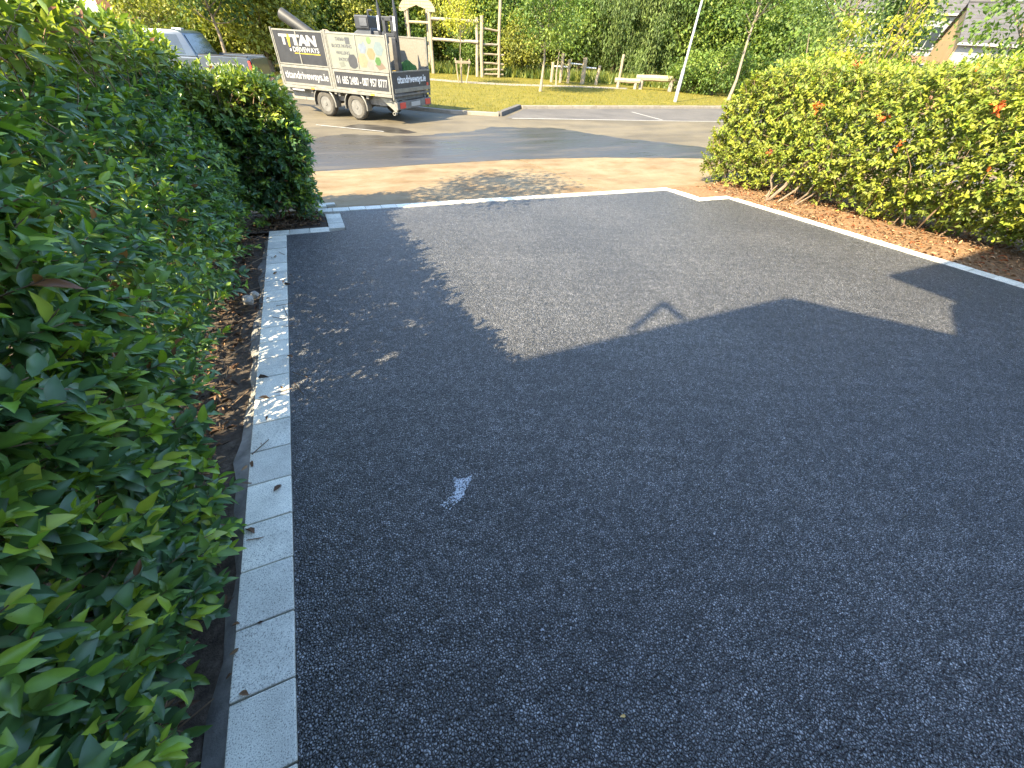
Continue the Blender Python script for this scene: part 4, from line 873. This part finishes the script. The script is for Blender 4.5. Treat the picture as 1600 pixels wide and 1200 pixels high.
def log(name, a, b, r, mat, parent, bow=0.0, n=9):
    a = Vector(a); b = Vector(b); k = 5; pts = []; rs = []
    for i in range(k + 1):
        t = i / k; pts.append(a.lerp(b, t) + Vector((random.gauss(0, .012), random.gauss(0, .012), bow * math.sin(math.pi * t) + random.gauss(0, .008)))); rs.append(r * random.uniform(.93, 1.06))
    return MB().path(pts, rs, n).build(name, mat, parent, 0, True)
DT = 34.5
def H(px, py, D=DT): q = at(px, py, D); return q
# tower with the pitched board roof
hl_, hr_ = H(645, 114, 35.6), H(677, 113, 34.6)
tw = empty('play_tower', (hr_[0], hr_[1], ZG)); tag(tw, 'timber play tower with a curved pale board roof on two tall log posts', 'play equipment'); O_ = Vector((hr_[0], hr_[1], ZG))
pl = Vector((hl_[0] - .0, hl_[1], ZG)) - O_; pr = Vector((0, 0, 0)); tp = H(671, 14, 34.6)[2] - ZG
log('post', pr, pr + Vector((0, 0, tp)), .11, M['timber'], tw); log('post', pl, pl + Vector((0, 0, tp)), .11, M['timber'], tw)
bk = Vector((.25, 1.5, 0)); log('post', pr + bk, pr + bk + Vector((0, 0, tp)), .10, M['timber_grey'], tw); log('post', pl + bk, pl + bk + Vector((0, 0, tp)), .10, M['timber_grey'], tw)
zb = H(660, 35, 35)[2] - ZG; log('cross_beam', pl + Vector((0, 0, zb)), pr + Vector((0, 0, zb)), .07, M['timber'], tw)
w = (pr - pl).length; ux = (pr - pl).normalized(); mid = (pl + pr) / 2
prof = [(-w * .78, .0), (-w * .80, .18), (-w * .42, .78), (-w * .38, 1.05), (w * .38, 1.05), (w * .42, .78), (w * .80, .18), (w * .78, .0), (w * .55, -.02), (w * .36, .12), (0, .24), (-w * .36, .12), (-w * .55, -.02)]
nrows = 7
for i in range(nrows):                                  # roof panel of horizontal boards
    z0, z1 = -.02 + i * 1.07 / nrows, -.02 + (i + 1) * 1.07 / nrows - .012
    def half(z_): return float(np.interp(z_, [0, .18, .78, 1.05], [w * .80, w * .80, w * .42, w * .38]))
    inner = lambda z_: float(np.interp(z_, [-.02, .12, .24], [w * .55, w * .36, 0.0])) if z_ < .24 else 0.0
    for s in (-1, 1):
        pts = [(s * inner(z0), z0), (s * half(z0), z0), (s * half(z1), z1), (s * inner(z1), z1)]
        m = MB(); V = []
        for dy in (-.03, .03):
            for q in pts: V.append(mid + ux * q[0] + Vector((-ux.y, ux.x, 0)) * (dy - .10) + Vector((0, 0, tp - .12 + q[1])))
        m.add(V, [(0, 1, 2, 3), (7, 6, 5, 4), (0, 4, 5, 1), (1, 5, 6, 2), (2, 6, 7, 3), (3, 7, 4, 0)]); m.build('roof_board', M['timber'], tw)
# ladder frame and the rails between
l1, l2 = H(753, 120, 33.6), H(779, 119, 34.2)
ld = empty('climbing_frame', (l1[0], l1[1], ZG)); tag(ld, 'timber climbing ladder frame with log rungs between two tall poles', 'play equipment'); O2 = Vector((l1[0], l1[1], ZG))
q2 = Vector((l2[0], l2[1], ZG)) - O2; t1 = H(751, 24, 33.6)[2] - ZG
log('pole', (0, 0, 0), (0, 0, t1), .11, M['timber'], ld); log('pole', (-.25, .25, 0), (-.25, .25, t1 - .1), .10, M['timber_grey'], ld); log('pole', q2, q2 + Vector((0, 0, 4.4)), .10, M['timber'], ld)
for py in (45, 70, 84.5, 98, 109.5, 116):
    z = H(765, py, 33.9)[2] - ZG; ex = 0 if py < 80 else .35; d_ = q2.normalized()
    log('rung', Vector((0, 0, z)), q2 + d_ * ex + Vector((0, 0, z + random.uniform(-.08, .05))), .055, M['timber'] if py != 70 else M['timber_grey'], ld)
for k, (pa, pb) in enumerate((((675, 29), (750, 34)), ((676, 61), (750, 66)))):
    za = H(*pa, 34.5)[2] - ZG; zb_ = H(*pb, 33.7)[2] - ZG
    log('rail', Vector((hr_[0], hr_[1], ZG + za)) - O2 + Vector((.1, 0, 0)), Vector((-.2, .1, zb_)), .085, M['timber_grey'], ld)
# balance posts
bp = [(861.5, 127, 97), (875.5, 126, 83), (887, 127.5, 93), (909.5, 129.5, 89.5), (930.5, 131, 102.5)]
for k, (x_, yb, yt) in enumerate(bp):
    D = 33.0; q = H(x_, yb, D); t_ = H(x_, yt, D)[2]
    e = empty('timber_post', (q[0], q[1], ZG)); tag(e, ['short round timber post at the left end of the bar row', 'tallest pale timber post of the bar row', 'timber post carrying the left end of the high white bar', 'thick timber post between the two white bars', 'leaning timber post at the right end of the bar row'][k], 'post', 'posts of the pull-up bars')
    log('post', (0, 0, -.05), (random.uniform(-.03, .03) + (.12 if k == 4 else 0), 0, t_ - ZG), .10 if k != 3 else .14, M['timber'], e)
for k, (a, b) in enumerate((((890, 99), (910, 101)), ((913, 105.5), (932, 107)), ((864, 103.5), (887, 104.5)))):
    a3, b3 = H(*a, 33), H(*b, 33); e = MB().tube(a3, b3, .045, .045, 8).build('exercise_bar', M['lamp_post'], None); tag(e, ['high white metal bar between two timber posts', 'low white metal bar at the right of the bar row', 'faint grey metal bar at the left of the bar row'][k], 'bar', 'pull-up bars')
q = H(967, 124, 33.5); e = empty('timber_post', (q[0], q[1], ZG)); tag(e, 'single slim timber post beside the log bench', 'post'); log('post', (0, 0, -.05), (.02, 0, H(972, 85, 33.5)[2] - ZG), .09, M['timber'], e)
# log benches
a3, b3 = H(994, 121, 32.5), H(1061, 124.5, 32.5)
e = empty('log_bench', ((a3[0] + b3[0]) / 2, (a3[1] + b3[1]) / 2, ZG)); tag(e, 'long pale squared-log bench on the grass behind the lamp post', 'bench'); O3 = Vector(e.location)
log('seat', Vector(a3) - O3, Vector(b3) - O3, .17, M['timber'], e, 0, 8)
for t_ in (.15, .85):
    c = (Vector(a3) - O3).lerp(Vector(b3) - O3, t_); MB().tube((c.x, c.y, -.05), (c.x, c.y, c.z), .13, .13, 8).build('leg', M['timber_grey'], e)
a3, b3 = H(961, 125, 32.2), H(1000, 127, 32.2)
e = empty('log_bench', ((a3[0] + b3[0]) / 2, (a3[1] + b3[1]) / 2, ZG)); tag(e, 'shorter low log bench to the left of the long log bench', 'bench'); O3 = Vector(e.location)
log('seat', Vector(a3) - O3, Vector(b3) - O3, .13, M['timber'], e, 0, 8)
for t_ in (.15, .85):
    c = (Vector(a3) - O3).lerp(Vector(b3) - O3, t_); MB().tube((c.x, c.y, -.05), (c.x, c.y, c.z), .10, .10, 8).build('leg', M['timber_grey'], e)

# ------------------------------------------------------------------ trees
CARD = card_template(.62)
GREENS = {k_: v_ * np.array([1.55, 1.45, 1.3]) for k_, v_ in {
 'mid': np.array([(.060, .105, .022), (.080, .125, .025), (.050, .090, .022), (.100, .140, .028)]),
 'dark': np.array([(.030, .060, .018), (.040, .075, .020), (.052, .088, .022)]),
 'olive': np.array([(.105, .125, .026), (.130, .145, .028), (.085, .105, .024), (.155, .165, .03)]),
 'yellow': np.array([(.20, .22, .03), (.26, .26, .03), (.15, .18, .028)]),
 'willow': np.array([(.075, .115, .034), (.095, .135, .038), (.060, .095, .030)]),
}.items()}
def crown_points(rg, n_cl, rx, rz, zc, flat=1.0, hollow=.35):
    d = nrm(rg.normal(0, 1, (n_cl, 3))); r = hollow + (1 - hollow) * rg.random(n_cl) ** .5
    lump = 1 + .22 * np.sin(d[:, 0] * 4 + rg.uniform(0, 6)) * np.cos(d[:, 2] * 5 + rg.uniform(0, 6)) + .12 * np.sin(d[:, 1] * 9)
    c = d * (r * lump)[:, None] * np.array([rx, rx, rz]); c[:, 2] += zc; return c
def make_tree(name, loc, label, h, rx, trunk_h, pal, n_cl=120, per=60, ls=.20, cl_r=.55, style='round', trunk_r=.12, bark='bark', group=None, seed=1, lean=(0, 0)):
    rg = np.random.default_rng(seed); e = empty(name, loc); tag(e, label, 'tree' if name.endswith('tree') else 'shrub', group)
    rz = (h - trunk_h) / 2; zc = trunk_h + rz; C0 = crown_points(rg, n_cl, rx, rz, zc)
    C0 = C0[C0[:, 2] > .05]; C0[:, :2] += np.array(lean) * (C0[:, 2:3] / h)
    n_cl = len(C0); idx = np.repeat(np.arange(n_cl), per); n = len(idx)
    off = rg.normal(0, 1, (n, 3)) * cl_r * rg.uniform(.6, 1.2, n_cl)[idx][:, None] * np.array([1, 1, .62])
    if style == 'willow':
        off = rg.normal(0, 1, (n, 3)) * np.array([.20, .20, .05]); tt = rg.random(n); off[:, 2] -= tt * 1.5; ks = rg.normal(0, .3, (n_cl, 2)); off[:, :2] += ks[idx] * (tt ** 1.3)[:, None]
    P = C0[idx] + off; P[:, 2] = np.maximum(P[:, 2], .06)
    a = nrm(rg.normal(0, 1, (n, 3)) * .8 + nrm(off) * .6 + np.array([0, 0, -.35 if style != 'willow' else -1.6])); nn = nrm(rg.normal(0, .55, (n, 3)) + np.array([0, 0, .9]) + nrm(P - np.array([0, 0, zc])) * .4)
    c = pal[rg.integers(0, len(pal), n_cl)][idx] * rg.uniform(.7, 1.35, (n, 1)) * rg.uniform(.8, 1.2, n_cl)[idx][:, None]
    V, Fs, cc = bake(CARD if style != 'willow' else card_template(.30), P, a, nn, ls * rg.uniform(.6, 1.3, n), c)
    o = link('crown', np_mesh('crown', V, Fs, cc), M['tree_leaf'], e); tag(o, kind='stuff')
    mb = MB(); top = Vector((lean[0] * .8, lean[1] * .8, trunk_h + rz * 1.3)); pts = []; rs = []
    for i in range(7):
        t = i / 6; pts.append(Vector((top.x * t + rg.normal(0, .03) * (i > 0), top.y * t + rg.normal(0, .03) * (i > 0), -.05 + (top.z + .05) * t))); rs.append(trunk_r * (1.25 if i == 0 else 1 - .8 * t))
    mb.path(pts, rs, 8)
    for k in rg.choice(n_cl, min(n_cl, 26), replace=False):
        q = Vector(C0[k]); z0 = min(max(trunk_h * .9, q.z - rg.uniform(.5, 1.3)), top.z * .95); t = z0 / top.z; s = Vector((top.x * t, top.y * t, z0)); mid_ = s.lerp(q, .5) + Vector((0, 0, -.1))
        mb.path([s, mid_, q], [trunk_r * .32, trunk_r * .2, .008], 5)
    mb.build('trunk', M[bark], e, 0, True); return e
q = gp(844, 143, ZG)
make_tree('lawn_tree', (q[0], q[1], ZG), 'young tree with a bare pale trunk and round crown in the middle of the lawn', 5.2, 1.45, 1.75, GREENS['mid'], 110, 60, .13, .32, trunk_r=.075, bark='bark_pale', seed=3, lean=(.25, 0))
q = gp(869, 133, ZG); make_tree('lawn_tree', (q[0], q[1], ZG), 'thin young tree behind the bare-trunked lawn tree', 4.6, 1.2, 1.9, GREENS['mid'], 80, 50, .13, .3, trunk_r=.05, bark='bark_pale', seed=4)
q = gp(722, 129.5, ZG); e = make_tree('staked_tree', (q[0], q[1], ZG), 'small yellowish sapling tied to three wooden stakes on the grass', 4.4, 1.0, 1.9, GREENS['yellow'], 60, 30, .11, .28, trunk_r=.028, bark='bark_pale', seed=5)
zt = H(722, 91, 28.3)[2] - ZG
for a_ in (-.42, .0, .42): log('stake', (a_ * .55, abs(a_) * -.3, -.05), (a_, abs(a_) * -.5, zt), .035, M['timber'], e, 0, 6)
MB().box(-.45, .45, -.26, -.20, zt - .22, zt - .10).build('tie_board', M['timber'], e, .01)
q = at(348, 62, 27); make_tree('street_tree', (q[0], q[1], ZG), 'slim dark trunked tree beyond the pickup truck', 6.0, 2.0, 2.1, GREENS['dark'], 130, 55, .17, .40, trunk_r=.085, seed=6, lean=(-.25, 0))
q = at(1157, 100, 30); make_tree('lawn_tree', (q[0], q[1], ZG), 'tall slender pale-trunked tree rising behind the right hedge', 7.2, 1.5, 3.15, GREENS['mid'], 80, 50, .16, .38, trunk_r=.08, bark='bark_pale', seed=8)
def wood(px, D, label, h, rx, th, pal, seed, style='round', n_cl=170, per=70, ls=.22, cl=.55, name='woodland_tree', tr_=.14):
    q = at(px, 90, D); make_tree(name, (q[0], q[1], ZG), label, h, rx, th, GREENS[pal], n_cl, per, ls, cl, style, tr_, 'bark', 'trees along the far side of the green', seed)
wood(420, 31, 'bushy olive-green tree behind the front of the trailer', 5.6, 2.3, .1, 'olive', 11, n_cl=170)
wood(480, 36, 'broad mid-green tree behind the trailer lettering', 7.0, 2.9, .3, 'mid', 12)
wood(545, 37, 'olive tree behind the trailer machinery', 6.8, 2.7, .3, 'olive', 13)
wood(600, 40, 'dark tree left of the play tower roof', 7.5, 2.8, .3, 'mid', 14)
wood(655, 41, 'willow with hanging light green strands behind the play tower', 7.5, 2.8, .4, 'olive', 15, 'willow', 200, 80, .20)
wood(705, 40, 'yellow-green tree behind the staked sapling', 7.2, 2.5, .3, 'olive', 16)
wood(762, 39, 'mid-green tree behind the climbing ladder', 7.2, 2.5, .4, 'mid', 17)
wood(815, 36.5, 'low pale bush right of the climbing ladder', 3.6, 1.5, .0, 'olive', 18, n_cl=90, per=60, ls=.17, cl=.35, name='woodland_shrub')
wood(845, 42, 'dark tree with deep shade behind the lawn tree', 8, 2.6, .9, 'dark', 19)
wood(905, 41, 'large mid-green tree behind the exercise bars', 8, 2.9, .6, 'mid', 20)
wood(960, 40, 'willow with trailing branches right of the exercise bars', 8.5, 2.9, .6, 'willow', 21, 'willow', 230, 85, .22)
wood(1015, 40, 'big drooping willow behind the log bench', 9, 3.2, .4, 'willow', 22, 'willow', 260, 90, .22)
wood(1075, 40, 'dense green tree behind the lamp post', 8.5, 2.8, .3, 'mid', 23)
wood(1125, 41, 'dense olive tree left of the slender pale trunk', 8.2, 2.8, .2, 'mid', 24)
wood(1180, 42, 'rounded tree right of the slender pale trunk', 7.4, 2.7, .2, 'mid', 25)
wood(1225, 38, 'lighter bushy tree at the right end of the tree row', 5.2, 2.0, .1, 'mid', 26, n_cl=110)
wood(1090, 33, 'low leafy bush on the grass right of the lamp post', 2.0, 1.3, .0, 'mid', 27, n_cl=70, per=60, ls=.15, cl=.28, name='woodland_shrub', tr_=.04)
wood(1130, 33, 'low bush beside the end of the right hedge', 2.3, 1.5, .0, 'mid', 28, n_cl=70, per=60, ls=.15, cl=.28, name='woodland_shrub', tr_=.04)
wood(640, 38.5, 'rounded bush behind the play tower posts', 3.4, 1.7, .0, 'mid', 29, n_cl=90, per=60, ls=.18, cl=.35, name='woodland_shrub', tr_=.05)
wood(735, 37, 'green bush behind the staked sapling and rails', 3.0, 1.6, .0, 'mid', 30, n_cl=90, per=60, ls=.17, cl=.34, name='woodland_shrub', tr_=.05)
wood(575, 35, 'bush hidden partly by the trailer rear', 3.4, 1.7, .0, 'olive', 36, n_cl=80, per=60, ls=.18, cl=.35, name='woodland_shrub', tr_=.05)
wood(365, 33, 'light green bush right of the dark street tree', 3.6, 1.7, .0, 'olive', 37, n_cl=90, per=60, ls=.17, cl=.34, name='woodland_shrub', tr_=.05)
wood(262, 30, 'olive bush at the far left behind the pickup cab', 3.2, 1.5, .0, 'olive', 39, n_cl=80, per=60, ls=.16, cl=.32, name='woodland_shrub', tr_=.05)
wood(318, 33, 'green bush rising behind the pickup bed', 3.0, 1.3, .0, 'mid', 40, n_cl=70, per=55, ls=.16, cl=.32, name='woodland_shrub', tr_=.05)
wood(292, 38, 'tree crown at the far left above the pickup truck', 7, 2.4, 1.8, 'mid', 38)
def near_tree(px, D, label, h, rx, th, pal, seed, n_cl, per, ls, cl, name='garden_tree', lean=(0, 0), tr_=.08, bark='bark'):
    q = at(px, 80, D); make_tree(name, (q[0], q[1], -.5), label, h, rx, th, GREENS[pal], n_cl, per, ls, cl, 'round', tr_, bark, 'trees behind the right hedge', seed, lean)
near_tree(1305, 22, 'feathery grey-green tree behind the right hedge', 6.8, 1.7, 1.0, 'willow', 41, 120, 55, .13, .36)
near_tree(1390, 19, 'dark narrow tree standing before the tan gable house', 5.4, .5, .8, 'dark', 42, 110, 55, .11, .28)
near_tree(1368, 12.5, 'yellow-green bush with upright shoots above the right hedge', 3.5, .36, .9, 'yellow', 43, 46, 26, .075, .12, 'garden_shrub', (.25, -.2), .03)
near_tree(1312, 12.5, 'yellow-leaved shrub poking above the right hedge', 2.65, .40, .8, 'yellow', 44, 46, 30, .085, .14, 'garden_shrub', (.1, 0), .03)
near_tree(1632, 13.5, 'green leafy tree at the right edge of the picture', 3.9, 1.15, 1.0, 'mid', 45, 90, 50, .10, .26)
near_tree(1275, 15, 'green bush above the middle of the right hedge', 2.7, .7, .2, 'mid', 46, 50, 40, .09, .2, 'garden_shrub')
# far wood that reads as one mass
rg = np.random.default_rng(99); parts = []
for px in np.arange(300, 1235, 24):
    D = 50 + rg.uniform(-3, 5); q = at(px, 80, D); c = crown_points(rg, 90, 3.0, 3.6, 3.4); idx = np.repeat(np.arange(90), 26); n = len(idx)
    P = c[idx] + rg.normal(0, .6, (n, 3)) + np.array([q[0], q[1], ZG]); P[:, 2] = np.maximum(P[:, 2], ZG + .1); pal = GREENS[('mid', 'dark', 'olive')[rg.integers(0, 3)]]
    parts.append(bake(CARD, P, rg.normal(0, 1, (n, 3)), rg.normal(0, .6, (n, 3)) + np.array([-.2, -.3, .8]), .36 * rg.uniform(.6, 1.3, n), pal[rg.integers(0, len(pal), n)] * rg.uniform(.7, 1.3, (n, 1))))
V, Fs, cc = cat(parts); o = link('far_wood', np_mesh('far_wood', V, Fs, cc), M['tree_leaf']); tag(o, 'mass of woodland foliage closing the view behind the tree row', 'wood', kind='stuff')
# undergrowth and lawn grass
n = 26000; rg = np.random.default_rng(55)
xx = rg.uniform(3.5, 34, n); yy = 15.5 + 20 * rg.random(n) ** 1.5
ok = ((xx > 8.5) & (yy > 17.5)) | ((xx < 8.5) & (yy > 17.6 - (xx - 3.7) * .75 + .1) & ((xx - 6.7) * 1.15 < yy - 15.5))
xx, yy = xx[ok], yy[ok]; n = len(xx); P = np.stack([xx, yy, np.full(n, ZG)], 1); a = np.stack([rg.normal(0, .4, n), rg.normal(0, .4, n), np.ones(n)], 1)
gc = np.array([(.14, .135, .009), (.195, .166, .014), (.095, .106, .009), (.23, .18, .028)])[rg.integers(0, 4, n)] * rg.uniform(.7, 1.3, (n, 1))
V, Fs, cc = bake((np.array([(-.12, 0, 0), (.12, 0, 0), (.0, 1, .15)]), np.array([(0, 1, 2)])), P, a, rg.normal(0, 1, (n, 3)), rg.uniform(.04, .10, n), gc)
o = link('grass', np_mesh('grass', V, Fs, cc), M['tree_leaf']); tag(o, 'dry yellow-green mown grass of the lawn', 'grass', kind='stuff')
n = 9000; tq = rg.random(n); px = 655 + tq * 520; P = np.array([at(p_, 90, d_) for p_, d_ in zip(px, rg.uniform(35, 38.5, n))]); P[:, 2] = ZG
V, Fs, cc = bake((np.array([(-.10, 0, 0), (.10, 0, 0), (.0, 1, .15)]), np.array([(0, 1, 2)])), P, np.stack([rg.normal(0, .3, n), rg.normal(0, .3, n), np.ones(n)], 1), rg.normal(0, 1, (n, 3)), rg.uniform(.25, .75, n), np.array([(.12, .15, .03), (.20, .21, .04), (.08, .12, .025)])[rg.integers(0, 3, n)])
o = link('undergrowth', np_mesh('undergrowth', V, Fs, cc), M['tree_leaf']); tag(o, 'long grass and weeds along the foot of the trees', 'undergrowth', kind='stuff')

# ------------------------------------------------------------------ houses
def house(loc, rz, w, d, hw, hr, label, wall, lower=None, lower_h=0.0, wins=(), over=.25, gable=None, end=None):
    e = empty('house', loc, rz); tag(e, label, 'house')
    if lower: MB().box(-w / 2, w / 2, -d / 2, d / 2, -.3, lower_h).build('lower_wall', M[lower], e)
    MB().box(-w / 2 + .01, w / 2 - .01, -d / 2 + .01, d / 2 - .01, lower_h if lower else -.3, hw).build('wall', M[wall], e)
    if end: MB().box(-w / 2 - .06, -w / 2 - .002, -d / 2, d / 2, -.3, hw + .01).build('end_wall', M[end], e)
    for s in (-1, 1):
        x_ = s * w / 2; MB().prism([(-d / 2 + .012, hw), (d / 2 - .012, hw), (0, hw + hr)], x_ - s * .20, x_ - s * .004, 'YZ').build('gable', M[gable or wall], e)
        k = math.hypot(d / 2 + over, hr * (d / 2 + over) / (d / 2)); rows = 12
        a = math.atan2(hr, d / 2)
        for i in range(rows):                            # courses of tiles, each lapping the one below
            t0, t1 = i / rows, (i + 1.12) / rows
            def pt(t, lift): yy_ = s * (d / 2 + over) * (1 - t); zz_ = hw + hr - hr * abs(yy_) / (d / 2) + lift; return yy_, zz_
            (ya, za), (yb, zb2) = pt(t0, .10), pt(min(1, t1), .065)
            MB().add([(-w / 2 - .15, ya, za), (w / 2 + .15, ya, za), (w / 2 + .15, yb, zb2), (-w / 2 - .15, yb, zb2), (-w / 2 - .15, ya, za - .05), (w / 2 + .15, ya, za - .05), (w / 2 + .15, yb, zb2 - .05), (-w / 2 - .15, yb, zb2 - .05)],
                     [(0, 1, 2, 3), (7, 6, 5, 4), (0, 4, 5, 1), (1, 5, 6, 2), (2, 6, 7, 3), (3, 7, 4, 0)]).build('tile_course', M['roof'], e)
        MB().box(-w / 2 - .15, w / 2 + .15, s * (d / 2 + over) - .06, s * (d / 2 + over) + .06, hw - hr * over / (d / 2) - .06, hw - hr * over / (d / 2) + .06).build('gutter', M['fascia'], e, .01)
    MB().tube((-w / 2 - .16, 0, hw + hr + .10), (w / 2 + .16, 0, hw + hr + .10), .09, n=8).build('ridge', M['roof'], e)
    for (side, u, z0, ww, wh_) in wins:
        y_ = -d / 2 if side == 0 else d / 2; s = -1 if side == 0 else 1
        f = MB(); f.box(u - ww / 2 - .06, u + ww / 2 + .06, min(y_, y_ + s * .05), max(y_, y_ + s * .05), z0 - .06, z0 + wh_ + .06); fo = f.build('window', M['fascia'], e, .01)
        MB().box(u - ww / 2, u - .03, min(y_ + s * .051, y_ + s * .06), max(y_ + s * .051, y_ + s * .06), z0, z0 + wh_).build('pane', M['glass'], fo); MB().box(u + .03, u + ww / 2, min(y_ + s * .051, y_ + s * .06), max(y_ + s * .051, y_ + s * .06), z0, z0 + wh_).build('pane', M['glass'], fo)
        MB().box(u - ww / 2 - .1, u + ww / 2 + .1, min(y_, y_ + s * .12), max(y_, y_ + s * .12), z0 - .13, z0 - .065).build('sill', M['render_white'], fo, .01)
    return e
# terraced houses at the right behind the hedge
P0 = at(1503, 62, 38); P1 = at(1470, 58, 42.5); dv = P1 - P0; dd = math.hypot(dv[0], dv[1]); hz = P0[2] - ZG
yv = dv[:2] / dd; xv = np.array([yv[1], -yv[0]]); cen = P0[:2] + yv * dd / 2 + xv * 4.5
hr2 = at(1497, 6, 40.3)[2] - ZG - hz
house((cen[0], cen[1], ZG), math.atan2(xv[1], xv[0]), 9.0, dd, hz, hr2, 'house with grey tiled roof, tan gable and orange brick lower wall at upper right', 'render_white', 'brick', hz - 1.1, ((0, -2.6, hz - 2.7, 1.2, 1.1), (0, 1.0, hz - 2.7, 1.2, 1.1)), gable='render_tan', end='render_tan')
q = at(1405, 20, 55); house((q[0], q[1], ZG), math.atan2(q[1], q[0]) - R_(80), 9, 7.5, 5.2, 3.2, 'grey roofed house glimpsed between tree crowns at upper right', 'render_white', 'brick', 2.6, ((0, -2, 3.1, 1.2, 1.2), (0, 2, 3.1, 1.2, 1.2), (0, -2, .9, 1.4, 1.2), (0, 2, .9, 1.4, 1.2)))
q = at(1275, 60, 62); house((q[0], q[1], ZG), math.atan2(q[1], q[0]) - R_(85), 8, 7, 2.9, 2.4, 'distant pale house with a grey roof just left of the feathery tree', 'render_white', 'brick', 1.2, ((0, -1.5, 1.5, 1.2, 1.0), (0, 1.5, 1.5, 1.2, 1.0)))
q = at(315, 35, 58); house((q[0], q[1], ZG), R_(10), 14, 8, 4.8, 2.8, 'brick house partly hidden by trees beyond the pickup truck', 'brick', None, 0, ((0, -4, 2.9, 1.2, 1.1), (0, 0, 2.9, 1.2, 1.1), (0, 4, 2.9, 1.2, 1.1), (0, -4, .7, 1.4, 1.2), (0, 0, .7, 1.4, 1.2), (0, 4, .7, 1.4, 1.2)))
# the house behind the viewer: its roof line throws the big shadow on the driveway
KX, KY = SUN_DIR[0] / math.tan(R_(SUN_EL)), SUN_DIR[1] / math.tan(R_(SUN_EL))
def caster(xs, ys, z): h = z - dp(xs, ys); return xs - KX * h, ys - KY * h
ax_, ay_ = caster(3.742, 1.846, 7.5); ex_, ey_ = caster(4.427, 0.865, 5.42); lx_, ly_ = caster(0.0, 1.91, 7.5)
hb = empty('house', (ax_, ay_ - 4, 0)); tag(hb, 'house behind the viewer whose roof edge shadows the driveway', 'house')
yb = 4.0
MB().prism([(lx_ - ax_ - 3, -.2), (ex_ - ax_, -.2), (ex_ - ax_, 5.42), (0, 7.5), (lx_ - ax_ - 3, 7.52)], yb - 6, yb).build('wall', M['render_white'], hb)
MB().prism([(ex_ - ax_ + .0, 5.43), (.0, 7.51), (.0, 7.56), (ex_ - ax_ + .05, 5.48)], yb - 6, yb - .05).build('roof', M['roof'], hb)
for u in (-4.5, -1.6):
    for z0 in (.9, 3.6):
        f = MB().box(u - .7, u + .7, yb + .002, yb + .05, z0, z0 + 1.3).build('window', M['fascia'], hb, .01); MB().box(u - .62, u + .62, yb + .051, yb + .06, z0 + .08, z0 + 1.22).build('pane', M['glass'], f)
bx_, by_ = caster(5.226, 1.185, 8.4); cx2, cy2 = caster(5.405, 1.804, 8.4)
byl, cyl = by_ - ay_ + yb, cy2 - ay_ + yb
MB().box(bx_ - ax_, bx_ - ax_ + 4.2, byl - 3, byl, 0, 8.38).build('upper_block', M['render_white'], hb)
MB().box(cx2 - ax_, bx_ - ax_ + 4.5, byl - 3.1, cyl, 8.385, 8.46).build('eaves', M['roof'], hb)
MB().box(ex_ - ax_ + .005, 12.5, yb - 4, yb - .5, -.3, 2.7).build('added_sky_block', M['brick'], hb)  # unseen wing, added to keep skylight off the near driveway
MB().box(ex_ - ax_ + .006, 12.7, yb - 4.1, yb - .35, 2.705, 2.85).build('added_sky_block_roof', M['roof'], hb)  # top slab of the added skylight blocker
tx, ty = caster(2.02, 1.92, 7.5)
m = MB(); m.tube((tx - ax_, ty - ay_ + yb - .02, 7.45), (tx - ax_, ty - ay_ + yb - .02, 8.00), .032).tube((tx - ax_, ty - ay_ + yb - .02, 8.0), (tx - ax_ + .52, ty - ay_ + yb - .02, 7.45), .032); m.build('roof_bracket', M['galv'], hb)
# a tree out of view on the left, only its shadow reaches the footpath
sx_, sy_ = caster(3.1, 6.75, 5.7)
make_tree('garden_tree', (sx_, sy_, -.3), 'tall thin tree beyond the dark hedge whose shadow falls across the footpath', 6.9, .95, 4.6, GREENS['mid'], 70, 40, .10, .2, trunk_r=.04, seed=61)
